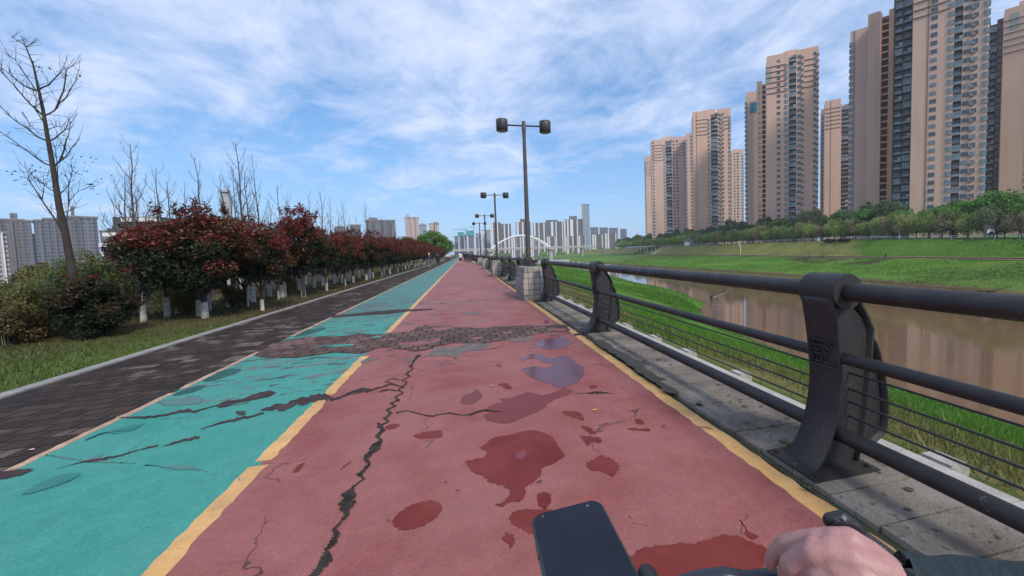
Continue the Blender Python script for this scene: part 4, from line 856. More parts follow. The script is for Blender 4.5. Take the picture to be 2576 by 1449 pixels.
b = MB(); tail = smooth2([(2.435, .79), (2.47, .70), (2.513, .475), (2.518, .23), (2.46, .15), (2.39, .12)])
b.prism([(2.425, .79)]+tail+[(2.40, .3), (2.415, .55)], -.052, .052, fx); strip_plate(b, [(2.44, .80)]+tail[::-1][::-1], -.010, -.085, .085); post_tail = b.mesh('tail_plate', fm)
b = MB(); b.tube([(0, -.125, 1.11), (0, .125, 1.11)], .106, 28); post_head = b.mesh('head', fm)
b = MB(); b.box(-.29, .17, -.19, .19, .030, .046); [b.lathe([(.016, .046), (.016, .062)], (x, y, 0), 6) for x in (-.25, .13) for y in (-.15, .15)]; post_base = b.mesh('base_plate', fm)
b = MB()   # raised square emblem on the path side
def xs_at(z): return float(np.interp(z, [q[1] for q in inn], [q[0] for q in inn]))-XP
def stroke(pts, wd=.006):
    for i in range(len(pts)-1):
        (y0, z0), (y1, z1) = pts[i], pts[i+1]; b.tube([(xs_at(z0)-.003, y0, z0), (xs_at(z1)-.003, y1, z1)], wd, 5)
stroke([(-.085, .80), (.085, .80), (.085, .64), (.02, .64), (-.085, .64), (-.085, .70)]); stroke([(-.085, .80), (-.085, .775), (-.06, .775)])
stroke([(.055, .79), (.055, .735), (.02, .735), (.02, .79)]); stroke([(.075, .765), (.0, .765)]); stroke([(-.005, .775), (-.06, .745), (-.02, .72), (-.075, .69)])
stroke([(.07, .71), (.005, .71), (.005, .665), (.07, .665), (.07, .71)]); stroke([(.04, .72), (.04, .655)]); stroke([(-.02, .70), (-.02, .665), (-.055, .66)]); stroke([(.012, .75), (-.03, .735)], .005)
emblem = b.mesh('emblem', fm)
railm = fm; cablem = mat('dark_cable', (.028, .028, .030), .5)
def section(y0, y1, posts, label, pillar_heads=()):
    root = thing('guard_rail', (XF, y0, 0), label, 'railing', 'black railing sections along the path')
    for z_, r_, nm in ((1.11, .054, 'top_rail'), (.71, .036, 'middle_rail'), (.235, .046, 'bottom_rail')):
        b = MB(); b.tube([(0, 0, z_), (0, y1-y0, z_)], r_, 24 if y0 < 20 else 10); b.build(nm, railm, root)
    for z_ in (.60, .50, .42, .33):
        b = MB(); b.tube([(.085, 0, z_), (.085, y1-y0, z_)], .0065, 6); b.build('cable', cablem, root)
    for y in posts:
        pr = link('post', post_body, root, (0, y-y0, 0))
        for nm, me_ in (('tail_plate', post_tail), ('head', post_head), ('base_plate', post_base), ('emblem', emblem)): link(nm, me_, pr)
    for y in pillar_heads:
        b = MB(); b.tube([(-.2, y-y0-.10, 1.13), (-.2, y-y0+.10, 1.13)], .105, 20).prism([(-.305, 1.13), (-.285, .96), (.02, .96), (-.095, 1.13)], y-y0-.09, y-y0+.09, lambda u, v, w_: Vector((u, w_, v))); b.build('pillar_bracket', fm, root)
    return root
section(-2.5, 10.92, (-2.4, 2.0, 6.42, 10.85), 'nearest length of black railing, from the right border to the first tiled pillar')
section(12.2, 23.9, (16.3, 19.6, 23.5), 'second length of black railing, between the first and second tiled pillars', (12.35, 13.05))
section(24.9, 36.6, (29, 32.3, 36.2), 'third length of black railing, between the second and third tiled pillars', (25.05, 25.75))
for k in range(3, 9):
    y = 24.9+12.7*(k-2); w_ = ('fourth', 'fifth', 'sixth', 'seventh', 'eighth', 'ninth')[k-3]
    section(y, y+11.3, (y+4.2, y+7.6, y+10.9), '%s length of black railing, counted from the nearest, beyond the tiled pillar' % w_, (y+.15, y+.85))
tile = brick_mat('pillar_tiles', (.42, .37, .335), (.30, .27, .24), (.045, .038, .032), .165, .165, .008, var=.12); 
for n in tile.node_tree.nodes:
    if n.type == 'TEX_BRICK': n.offset = 0; n.inputs['Mortar Smooth'].default_value = .6
# tiles run round the pillar: use x+y along, z up
t = tile.node_tree; cc_ = [n for n in t.nodes if n.type == 'TEX_COORD'][0]; vmn = [n for n in t.nodes if n.type == 'VECT_MATH' and n.operation == 'MULTIPLY_ADD'][0]
s_ = N(t, 'ShaderNodeSeparateXYZ'); t.links.new(cc_.outputs['Object'], s_.inputs[0]); t.links.new(comb(t, mth(t, 'ADD', s_.outputs[0], mth(t, 'MULTIPLY', s_.outputs[1], .36)), s_.outputs[2], 0), vmn.inputs[2])
def pillar(y, lb):
    root = thing('tiled_pillar', (1.935, y+.93, 0), lb, 'pillar', 'tiled stone pillars in the railing')
    b = MB(); prof = [(0, .0, .0), (.2, .012, .012), (.5, .012, .010), (.75, -.005, 0), (.96, -.035, -.03)]; vs = []
    for z_, e1, e2 in prof:
        for sx_, sy_ in ((-1, -1), (1, -1), (1, 1), (-1, 1)):
            x_ = (-.29 if sx_ < 0 else .30)+sx_*e1; vs.append((x_, sy_*(.93+e2), z_))
    n = len(prof); b.add(vs, [(4*i+j, 4*i+(j+1) % 4, 4*i+4+(j+1) % 4, 4*i+4+j) for i in range(n-1) for j in range(4)]+[(4*n-4, 4*n-3, 4*n-2, 4*n-1)])
    b.build('shaft', tile, root)
lampblk = mat('lamp_black', (.035, .034, .038), .5, var=(.055, .045, .042), vscale=5, bump=.3, bscale=60)
polem = mat('weathered_pole', (.10, .072, .062), .5, var=(.055, .05, .052), vscale=3, bump=.3, bscale=60); lens = mat('lamp_lens', (.20, .20, .20), .3)
def street_lamp(y, lb, r0=1.0, tilt=0):
    root = thing('street_lamp', (2.06, y, 0), lb, 'street lamp', 'double-headed street lamps along the railing')
    b = MB(); b.tube([(0, 0, 0), (0, 0, 1.6), (0, 0, 5.30)], [.085, .078, .052], 14); b.lathe([(.064, 5.02), (.068, 5.10), (.060, 5.34), (.03, 5.36)], (0, 0, 0), 14); b.build('pole', polem, root)
    b = MB(); b.tube([(-.56, 0, 5.22), (.56, 0, 5.22)], .026, 8); b.build('arm', lampblk, root)
    for s_ in (-1, 1):
        b = MB(); b.lathe([(.165, 5.035), (.185, 5.045), (.185, 5.365), (.17, 5.38)], (s_*.70, 0, 0), 24); h = b.build('lamp_shade', lampblk, root)
        b = MB(); b.lathe([(.150, 5.028), (.150, 5.034)], (s_*.70, 0, 0), 20); b.build('lens', lens, h)
    return root
for k, lb in enumerate(('nearest double-headed black street lamp, rising behind the first tiled pillar', 'second double-headed street lamp up the path', 'third double-headed street lamp up the path', 'fourth and farthest dark double-headed street lamp')):
    pillar((11.3, 24.0, 36.7, 49.4)[k], ('nearest tiled stone pillar, large and clearly gridded', 'second tiled pillar up the path', 'third tiled pillar up the path', 'fourth tiled pillar up the path')[k]); street_lamp((12.95, 25.65, 38.35, 51.05)[k], lb).scale = (1, 1, (1.05, .975, .955, 1.0)[k])
palep = mat('pale_pole', (.52, .53, .55), .5)
for i, (px, top, Y) in enumerate(((1191.5, 597, 150), (1196, 594, 120), (1204, 590, 92))):
    q = at(px, top, Y); root = thing('pale_lamp_post', (q.x, Y, 0), ('farthest slim pale lamp post at the end of the railing', 'middle one of the three slim pale lamp posts', 'nearest of the three slim pale lamp posts')[i], 'lamp post', 'slim pale lamp posts far up the path')
    b = MB(); b.tube([(0, 0, 0), (0, 0, q.z)], [.14, .08], 6); b.build('pole', palep, root); b = MB(); b.tube([(0, 0, q.z-.1), (.9, 0, q.z+.25)], .07, 5); b.box(.8, 1.5, -.12, .12, q.z+.2, q.z+.35); b.build('lamp_head', palep, root)
# concrete blocks on the top edge of the bank
blk = mat('edge_block', (.46, .43, .38), .85, var=(.30, .28, .24), vscale=6, bump=.6, bscale=30)
bm_ = MB(); bm_.box(-.07, .07, -.09, .09, -.3, .0); bm_.box(-.062, .062, -.08, .08, .0, .012); bm_ = bm_.mesh('concrete_block', blk)
for i, y in enumerate([1.80, 3.66, 4.68, 5.62, 6.72, 7.7, 8.7, 9.66, 10.7, 11.8, 12.9, 14, 15.1, 16.5, 18]):
    o = link('concrete_block', bm_, None, (2.84, y, .035), rs.uniform(-.1, .1))
    tag(o, ('pale concrete block on the bank edge, just right of the nearest railing post' if i == 0 else 'pale concrete block on the bank edge under the railing, %s from the near end' % ('', 'second', 'third', 'fourth', 'fifth', 'sixth')[i] if i < 6 else 'small far concrete block on the bank edge beyond the railing'), 'block', 'concrete edge blocks below the railing')
# ------------------------------------------------------------------ vegetation
def leafmesh(name, P_, size, cols, m, seed=0, flat=.0, asp=.55):
    """one bent quad (two triangles) per leaf; P_ n x 3, size n, cols n x 3"""
    r_ = np.random.RandomState(seed); n = len(P_)
    d = r_.normal(size=(n, 3)); d[:, 2] = d[:, 2]*(1-flat)+.15; d /= np.linalg.norm(d, axis=1)[:, None]
    e = r_.normal(size=(n, 3)); s = np.cross(d, e); s /= np.linalg.norm(s, axis=1)[:, None]
    L = np.asarray(size)[:, None]*d; W = np.asarray(size)[:, None]*s*asp*.5
    v = np.stack([P_-L*.5, P_-W, P_+L*.5, P_+W], 1).reshape(-1, 3)
    me = bpy.data.meshes.new(name); me.vertices.add(4*n); me.vertices.foreach_set('co', v.ravel().astype(np.float32))
    me.loops.add(4*n); me.loops.foreach_set('vertex_index', np.arange(4*n)); me.polygons.add(n)
    me.polygons.foreach_set('loop_start', np.arange(0, 4*n, 4)); me.polygons.foreach_set('loop_total', np.full(n, 4))
    a = me.color_attributes.new('leaf', 'FLOAT_COLOR', 'CORNER'); cc = np.repeat(np.concatenate([cols, np.ones((n, 1))], 1), 4, 0); a.data.foreach_set('color', cc.ravel())
    me.materials.append(m); me.update(calc_edges=True); me.validate(); return me
def leafmat(name, rough=.5, trans=.25):
    m = bpy.data.materials.new(name); m.use_nodes = True; t = m.node_tree; p = t.nodes['Principled BSDF']; p.inputs['Roughness'].default_value = rough; p.inputs['Specular IOR Level'].default_value = .35
    a = N(t, 'ShaderNodeAttribute'); a.attribute_name = 'leaf'; t.links.new(a.outputs['Color'], p.inputs['Base Color'])
    tr = N(t, 'ShaderNodeBsdfTranslucent'); t.links.new(a.outputs['Color'], tr.inputs['Color']); mx = N(t, 'ShaderNodeMixShader', Fac=trans)
    t.links.new(p.outputs[0], mx.inputs[1]); t.links.new(tr.outputs[0], mx.inputs[2]); t.links.new(mx.outputs[0], t.nodes['Material Output'].inputs[0]); return m
leafm = leafmat('leaf_surface', .5, .35); bark = mat('dark_bark', (.030, .022, .019), .9, var=(.055, .044, .036), vscale=6, bump=.6, bscale=30); barkg = mat('grey_bark', (.11, .088, .078), .9, var=(.06, .048, .044), vscale=5, bump=.5, bscale=30)
limewash = mat('limewash', (.60, .58, .54), .9, var=(.28, .25, .21), vscale=11, bump=.6, bscale=30)
def crown_pts(r_, n, rx, ry, rz, cz, clumps=40, cs=.28, shell=.75, bottom=-.8):
    c = r_.normal(size=(clumps, 3)); c /= np.linalg.norm(c, axis=1)[:, None]; c *= (shell+(1-shell)*r_.rand(clumps))[:, None]; c[:, 2] = np.maximum(c[:, 2], bottom)
    ci = r_.randint(0, clumps, n); q = c[ci]+r_.normal(size=(n, 3))*cs*.5
    # shell-like clump surface
    off = q-c[ci]; L = np.linalg.norm(off, axis=1)[:, None]+1e-6; q = c[ci]+off/L*(np.minimum(L, cs*.8))
    return q*np.array([rx, ry, rz])+np.array([0, 0, cz]), ci, q
def photinia(seed, n, rx, rz, cz, leaf=.085, redness=1.0):
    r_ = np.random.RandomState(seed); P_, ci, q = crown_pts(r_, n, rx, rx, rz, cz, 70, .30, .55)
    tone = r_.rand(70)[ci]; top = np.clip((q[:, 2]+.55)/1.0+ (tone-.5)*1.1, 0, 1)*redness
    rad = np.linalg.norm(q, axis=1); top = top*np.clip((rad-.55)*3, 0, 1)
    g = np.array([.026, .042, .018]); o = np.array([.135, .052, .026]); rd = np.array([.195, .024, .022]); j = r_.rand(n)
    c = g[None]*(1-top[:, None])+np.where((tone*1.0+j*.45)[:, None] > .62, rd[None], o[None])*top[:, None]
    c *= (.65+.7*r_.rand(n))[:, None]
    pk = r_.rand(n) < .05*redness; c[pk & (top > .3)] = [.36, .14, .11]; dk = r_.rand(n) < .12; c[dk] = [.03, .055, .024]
    # loose shoots standing out of the crown
    S_ = []; C_ = []
    for k in range(26):
        a = r_.rand()*6.28; e = r_.uniform(.35, 1.45); p0 = np.array([math.cos(a)*math.cos(e)*rx, math.sin(a)*math.cos(e)*rx, math.sin(e)*rz])*1.08+np.array([0, 0, cz]); L = r_.uniform(.12, .38); m_ = 26; tt = r_.rand(m_)
        S_.append(p0+tt[:, None]*np.array([math.cos(a)*.12, math.sin(a)*.12, 1])*L+r_.normal(size=(m_, 3))*.035); C_.append(np.where((r_.rand(m_) < .7*redness)[:, None], rd, g*1.5)*(.7+.6*r_.rand(m_))[:, None])
    P_ = np.concatenate([P_]+S_); c = np.concatenate([c]+C_); n = len(P_)
    return leafmesh('crown', P_, leaf*(.6+.8*r_.rand(n)), c, leafm, seed, .3, .5)
def small_trunk(h, r0, seed, spread=.5, top=1.5, whiteh=.5, forks=6):
    rr = random.Random(seed); b = MB(); b.tube([(0, 0, -.1), (rr.uniform(-.04, .04), 0, h*.5), (0, 0, h)], [r0*1.15, r0*.9, r0*.8], 8)
    for i in range(forks):
        a_ = 2*math.pi*i/forks+rr.random(); b.tube([(0, 0, h*.9), (math.cos(a_)*spread*.45, math.sin(a_)*spread*.45, h+(top-h)*.4), (math.cos(a_)*spread, math.sin(a_)*spread, top)], [r0*.55, r0*.35, r0*.15], 5)
    me1 = b.mesh('trunk', bark); b = MB(); b.tube([(0, 0, -.1), (0, 0, whiteh)], [r0*1.2, r0*1.02], 9); return me1, b.mesh('whitewash_band', limewash)
phot = []
for i, (n, rx, rz, cz) in enumerate([(15000, 1.05, .95, 2.05), (15000, .95, 1.0, 2.05), (7000, 1.2, 1.0, 1.95), (7000, 1.3, .95, 1.95)]):
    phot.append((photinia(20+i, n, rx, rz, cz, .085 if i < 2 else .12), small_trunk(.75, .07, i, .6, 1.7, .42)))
GP = 'red-leaved trees lining the path'
def phot_tree(x, y, v, sc, lb, rz=0, name='red_leaved_tree', grp=GP):
    root = thing(name, (x, y, float(height(x, y))), lb, 'tree', grp, rz); root.scale = sc if isinstance(sc, tuple) else (sc,)*3
    cr, (tr, ww) = phot[v]; link('crown', cr, root); q = link('trunk', tr, root); link('whitewash_band', ww, q); return root
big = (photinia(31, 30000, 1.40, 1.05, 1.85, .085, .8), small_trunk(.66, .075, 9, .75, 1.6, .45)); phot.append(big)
def phot_px(bx, by, top, wpx, v, lb, rz=0, Y=None):
    """foot at (bx, by), crown top at row top, crown wpx wide"""
    q = gp(bx, by, .03) if Y is None else at(bx, 660, Y); d = q.y/ray(bx, by).y; z0 = float(height(q.x, q.y)); H = at(bx, top, q.y).z-z0
    rx = (1.05, .95, 1.2, 1.3, 1.40)[v]; hh = (3.22, 3.28, 3.2, 3.12, 3.14)[v]; s_ = wpx*d/1000/(2*rx*1.2)
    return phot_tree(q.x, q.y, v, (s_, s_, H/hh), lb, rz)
phot_px(516, 797, 512, 325, 4, 'largest red-leaved tree, nearest of the row, spreading wide over a whitewashed trunk')
phot_px(661, 778, 560, 165, 0, 'second red-leaved tree of the row, right against the largest one', .6)
phot_px(620, 770, 552, 150, 1, 'red-leaved tree squeezed in behind the largest and second ones', 1.6)
phot_px(764, 746, 522, 150, 1, 'tall narrow red-leaved tree rising above its neighbours', 2.0)
phot_px(700, 752, 585, 115, 0, 'red-leaved tree filling the gap left of the tall narrow one', 4.0)
phot_px(822, 730, 576, 100, 0, 'fourth red-leaved tree of the kerb row, just right of the tall narrow one', 3.1)
ords = ['fifth', 'sixth', 'seventh', 'eighth', 'ninth', 'tenth', 'eleventh']
q = gp(861, 720.5); y = q.y
for i in range(34):
    s_ = rs.uniform(.74, .92); h_ = rs.uniform(.80, 1.04)
    lb = ('%s red-leaved tree of the row along the kerb, counted from the nearest' % ords[i]) if i < 7 else 'small-looking red-leaved tree in the far part of the kerb row'
    phot_tree(-5.95+rs.uniform(-.12, .12), y, (0, 1, 2, 3)[i % 2 if i < 5 else 2+i % 2], (s_*(1 if i < 5 else 1.0), s_*(1 if i < 5 else 1.05), h_*(1 if i < 9 else 1.07)), lb, rs.uniform(0, 6)); y += 2.4+i*.03
phot_px(724, 742, 590, 110, 2, 'red-leaved tree half hidden in the second line behind the tall narrow one', 3, 20)
phot_px(846, 722, 588, 80, 1, 'red-leaved tree in the second line, behind the fourth and fifth of the kerb row', 4, 25)
# low dark rounded bush and the wild growth on the left
def bush(seed, n, rx, ry, rz, cz, pal, leaf, shell=.6, flat=.3, asp=.5, clumps=50):
    r_ = np.random.RandomState(seed); P_, ci, q = crown_pts(r_, n, rx, ry, rz, cz, clumps, .32, shell); P_[:, 2] = np.maximum(P_[:, 2], .02)
    pal = np.array(pal); k = (r_.rand(clumps)[ci]*.6+r_.rand(n)*.4)*len(pal); c = pal[np.clip(k.astype(int), 0, len(pal)-1)]*(.6+.8*r_.rand(n))[:, None]
    hi = np.clip((q[:, 2]-.3), 0, 1)[:, None]; return leafmesh('foliage', P_, leaf*(.7+.6*r_.rand(n)), c, leafm, seed, flat, asp), hi
fol = photinia(77, 15000, .62, .56, .60, .06, .22); fol.name = 'foliage'
q = gp(248, 846, .03); o = thing('rounded_bush', (q.x, q.y, .03), 'dark rounded reddish-green bush at the edge of the lawn', 'bush'); link('foliage', fol, o); b = MB(); [b.tube([(0, 0, -.1), (math.cos(a_)*.25, math.sin(a_)*.25, .5)], [.022, .012], 5) for a_ in np.linspace(0, 6, 7)]; b.build('stems', bark, o)
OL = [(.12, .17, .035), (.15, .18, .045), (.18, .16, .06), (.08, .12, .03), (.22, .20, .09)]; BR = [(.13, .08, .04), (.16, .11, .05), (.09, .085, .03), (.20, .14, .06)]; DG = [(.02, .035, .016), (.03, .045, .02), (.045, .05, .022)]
stemv = MB(); 
for k in range(26):
    a_ = rs.random()*6.28; r0 = rs.random()*.7; stemv.tube([(math.cos(a_)*r0*.6, math.sin(a_)*r0*.6, -.1), (math.cos(a_)*r0*1.1, math.sin(a_)*r0*1.1, rs.uniform(1.0, 1.9))], [.014, .005], 4)
stemv = stemv.mesh('stems', mat('pale_stem', (.20, .17, .10), .8))
shr = [bush(50, 9000, 1.25, 1.2, .95, .95, OL, .10, .45)[0], bush(51, 9000, 1.2, 1.2, .9, .9, BR+OL[:1], .10, .45)[0], bush(52, 7000, 1.1, 1.1, .75, .72, DG, .09, .5)[0], bush(53, 9000, 1.3, 1.3, 1.1, 1.1, OL[:2]+[(.05, .095, .018)], .10, .45)[0]]
SH = [(20, 867, 735, 190, 1, 0, 'brownish low bush at the very left of the lawn edge'), (90, 852, 690, 140, 0, 0, 'olive-green thicket bush left of the rounded bush'), (185, 800, 640, 150, 3, 11.0, 'brighter green thicket bush left of the tall bare tree'), (262, 800, 628, 150, 0, 12.6, 'brownish olive thicket bush behind the rounded dark bush'), (40, 830, 700, 190, 0, 10.5, 'olive thicket bush farther back at the left border'), (120, 800, 655, 170, 1, 13.5, 'brown and olive thicket bush before the left grey blocks'),
      (432, 795, 690, 110, 0, 14.5, 'grey-olive bush under the largest red tree'), (470, 790, 716, 80, 1, 0, 'small round brown bush between the whitewashed trunks'), (592, 770, 712, 70, 1, 0, 'small round brown bush right of the largest tree trunk'), (725, 737, 688, 50, 1, 0, 'small twiggy brown bush beside the tall narrow tree')]
for bx, by, top, wpx, v, Yb, lb in SH:
    q = gp(bx, by, .03) if not Yb else at(bx, 660, Yb); d = q.y/ray(bx, by).y; z0 = float(height(q.x, q.y)); H = at(bx, top, q.y).z-z0; wx = wpx*d/1000/(2*(1.25, 1.2, 1.1, 1.3)[v]*1.15); hz = H/((2.0, 1.9, 1.6, 2.4)[v])
    o = thing('thicket_bush', (q.x, q.y, z0), lb, 'bush', 'bushes on the left'); o.rotation_euler = (0, 0, bx); o.scale = (wx, wx, hz); link('foliage', shr[v], o); link('stems', stemv, o)
for i in range(44):
    y = 11+i*1.9+rs.uniform(-.5, .5); x = -11.6-rs.uniform(0, 2.2)-(i % 3)*.8
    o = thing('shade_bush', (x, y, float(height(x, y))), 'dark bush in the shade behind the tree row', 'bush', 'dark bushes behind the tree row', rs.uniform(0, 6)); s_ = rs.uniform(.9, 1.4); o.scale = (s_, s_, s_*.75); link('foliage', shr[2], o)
# bare trees
def branchy(seed, H, r0, spread, nb, sub, lean=(0, 0), up=.75, start=.3):
    rr = random.Random(seed); tr = MB(); br = MB()
    K = 8; tp_ = []
    for i in range(K+1):
        s = i/K; tp_.append(Vector((lean[0]*s*H+rr.uniform(-1, 1)*.012*H*(s > 0), lean[1]*s*H+rr.uniform(-1, 1)*.012*H*(s > 0), s*H)))
    tp_[0].z = -.1; tr.tube(tp_, [r0*(1-.88*(i/K)) for i in range(K+1)], 7)
    def on(s): k = min(int(s*K), K-1); return tp_[k].lerp(tp_[k+1], s*K-k)
    for i in range(nb):
        s = start+(1-start)*(i+.5)/nb; a_ = i*2.4+rr.uniform(-.4, .4); L = spread*(1.05-s)*rr.uniform(.75, 1.25)+.25; p0 = on(s); pts = [p0]; d = Vector((math.cos(a_), math.sin(a_), up*.5))
        for k in range(5): d = (d.normalized()+Vector((rr.uniform(-.14, .14), rr.uniform(-.14, .14), .30))).normalized(); pts.append(pts[-1]+d*L/5)
        rb = r0*(1-.85*s)*.5; br.tube(pts, [rb*(1-.8*k/5) for k in range(6)], 5)
        for j in range(sub):
            q = rr.uniform(.2, 1)*4.99; k = int(q); pp = pts[k].lerp(pts[k+1], q-k); dd = (pts[k+1]-pts[k]).normalized()+Vector((rr.uniform(-.9, .9), rr.uniform(-.9, .9), rr.uniform(-.1, .7))); dd.normalize(); l2 = L*rr.uniform(.12, .30)
            br.tube([pp, pp+dd*l2*.5, pp+dd*l2+Vector((0, 0, l2*.2))], [rb*.3, rb*.2, rb*.10], 4, False)
            for _ in range(2): d3 = (dd+Vector((rr.uniform(-.8, .8), rr.uniform(-.8, .8), rr.uniform(-.2, .6)))).normalized(); p3 = pp+dd*l2*rr.uniform(.3, .9); br.tube([p3, p3+d3*l2*.45], [rb*.16, rb*.07], 3, False)
    return tr.mesh('trunk', barkg), br.mesh('branches', barkg)
bare = [branchy(1, 4.2, .055, 1.6, 14, 9, start=.25), branchy(2, 4.6, .055, 1.3, 18, 9, start=.35, up=1.4), branchy(3, 4.0, .05, 1.5, 12, 9, start=.2), branchy(5, 4.4, .05, 1.0, 16, 8, up=1.8, start=.25)]
wband = MB(); wband.tube([(0, 0, -.1), (0, 0, .55)], [.085, .07], 9); wband = wband.mesh('whitewash_band', limewash)
def bare_at(bx, by, tx, ty, v, lb, Y=None, sc=1.0):
    """foot at picture point (bx, by) on the ground, top at height of picture row ty"""
    q = gp(bx, by, .03) if Y is None else at(bx, 660, Y); q.z = float(height(q.x, q.y)); zt = at(tx, ty, q.y); H = zt.z-q.z; base = (4.2, 4.6, 4.0, 4.4)[v]
    root = thing('bare_tree', q, lb, 'tree', 'leafless trees behind the red row', tx % 6); s_ = H/base; root.scale = (s_*sc*.9, s_*sc*.9, s_)
    a_ = link('trunk', bare[v][0], root); link('branches', bare[v][1], root); link('whitewash_band', wband, a_); return root
bare_at(362, 808, 378, 362, 1, 'leafless tree with many upright branches above the left end of the red row')
bare_at(330, 800, 322, 440, 0, 'lower leafless tree just left of the many-branched one', 13.5); bare_at(422, 798, 432, 425, 2, 'slim leafless tree second from the many-branched one'); bare_at(437, 796, 492, 455, 0, 'leafless tree with a split top above the largest red tree', 13)
bare_at(525, 781, 558, 398, 3, 'slim leafless tree immediately left of the monument tower'); bare_at(626, 757.5, 634, 362, 1, 'tall leafless tree immediately right of the monument tower'); bare_at(638, 759, 668, 430, 3, 'shorter leafless tree leaning out right of the tall one')
bare_at(716, 746, 708, 468, 2, 'small leafless tree before the tall narrow red tree'); bare_at(791, 724, 800, 488, 3, 'slim leafless tree right of the tall narrow red tree'); bare_at(822, 720, 856, 486, 1, 'leafless tree above the middle of the red row')
bare_at(861, 712, 893, 530, 0, 'leafless tree right of the one above the middle of the row'); bare_at(930, 700, 949, 508, 3, 'lone thin leafless tree sticking up right of centre-left blocks'); bare_at(905, 700, 915, 545, 2, 'low leafless tree just left of the lone thin one'); bare_at(600, 757, 590, 470, 2, 'leafless tree in front of the monument tower foot')
for i, (tx, ty, Yb) in enumerate([(300, 500, 14), (346, 440, 16), (405, 475, 15), (455, 500, 17), (478, 462, 16), (512, 490, 18), (572, 440, 19), (604, 425, 20), (655, 398, 17), (688, 505, 20), (732, 490, 22), (768, 520, 24), (838, 500, 25), (872, 505, 27), (925, 540, 30), (980, 548, 34), (1000, 552, 38), (965, 545, 33)]):
    bare_at(tx, 760, tx, ty, (3, 1, 0, 2)[i % 4], 'thin leafless tree', Yb, .8)
# whitewashed trunks in the shade
wt = MB(); wt.tube([(0, 0, -.1), (.03, 0, .6), (0, .02, 2.6)], [.085, .07, .05], 8); wt = wt.mesh('trunk', barkg); wb_ = MB(); wb_.tube([(0, 0, -.1), (.03, 0, .62)], [.094, .077], 9); wb_ = wb_.mesh('whitewash_band', limewash)
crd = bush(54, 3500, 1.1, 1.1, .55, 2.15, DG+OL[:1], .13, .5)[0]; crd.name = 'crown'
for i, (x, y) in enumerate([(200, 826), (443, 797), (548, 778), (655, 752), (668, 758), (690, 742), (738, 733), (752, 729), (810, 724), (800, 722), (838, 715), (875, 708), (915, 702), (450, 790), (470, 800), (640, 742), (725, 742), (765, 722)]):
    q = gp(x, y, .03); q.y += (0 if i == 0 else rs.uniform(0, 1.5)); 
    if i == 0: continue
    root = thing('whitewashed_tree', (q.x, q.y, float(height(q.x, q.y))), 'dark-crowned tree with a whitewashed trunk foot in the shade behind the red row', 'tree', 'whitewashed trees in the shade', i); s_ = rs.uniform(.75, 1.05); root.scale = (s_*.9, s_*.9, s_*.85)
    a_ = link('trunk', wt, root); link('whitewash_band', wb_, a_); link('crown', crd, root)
# tall bare tree at the left, traced limb by limb in its own plane
YT = 9.75; base_t = gp(200, 826, .03)
root = thing('tall_bare_tree', (base_t.x, YT, .02), 'tall leaning leafless tree at the left with long upturned limbs and a few last leaves', 'tree')
def tl(px, py, dy=0): q = at(px, py, YT+dy); return Vector((q.x-base_t.x, q.y-YT, q.z-.02))
def T8(x, y, dy=0): return tl(x*.3704, 67+y*.3704, dy)
tk = [(203, 835), (196, 770), (181, 680), (165, 590), (149, 520), (138, 450), (128, 390), (118, 335), (108, 275), (97, 225), (84, 165), (66, 120), (54, 90)]
b = MB(); b.tube([tl(*q) for q in tk], [.072, .069, .063, .056, .049, .042, .036, .031, .026, .020, .014, .009, .004], 10); q_ = b.build('trunk', bark, root)
b = MB(); b.tube([tl(203.5, 838), tl(199, 800)], [.080, .074], 10); b.build('whitewash_band', limewash, q_)
LB = [[(350, 945), (280, 915), (180, 838), (80, 765), (-60, 670)], [(375, 945), (430, 900), (480, 830), (540, 755)], [(400, 925), (440, 830), (465, 740), (478, 640)], [(318, 775), (230, 728), (120, 650), (50, 590), (-50, 480)], [(340, 775), (400, 735), (450, 690), (487, 612)], [(290, 603), (210, 530), (130, 440), (50, 350), (0, 290)], [(300, 605), (370, 570), (450, 480), (515, 370), (540, 290)], [(380, 560), (430, 440), (450, 290), (512, 248)], [(245, 435), (180, 410), (100, 350), (20, 285)], [(258, 435), (330, 398), (395, 325), (435, 262)], [(240, 425), (165, 320), (100, 220), (40, 183)], [(165, 125), (115, 98), (70, 70)], [(168, 135), (205, 125), (235, 108)], [(290, 640), (240, 560), (245, 480), (220, 430)],
      [(385, 1128), (300, 1072), (240, 1030), (130, 925)], [(410, 1135), (462, 1078), (490, 985), (480, 900)], [(425, 1405), (340, 1260), (285, 1180), (215, 1070), (190, 1010)], [(430, 1390), (455, 1300), (465, 1190), (530, 1120), (618, 1082)], [(285, 1180), (298, 1100), (295, 1060)], [(395, 1130), (385, 900), (360, 780)], [(325, 700), (380, 680), (435, 668)], [(150, 580), (200, 660), (265, 730)], [(465, 1190), (462, 1100), (490, 1000)], [(440, 1260), (500, 1240), (535, 1180)]]
b = MB(); rr = random.Random(12); lv = []
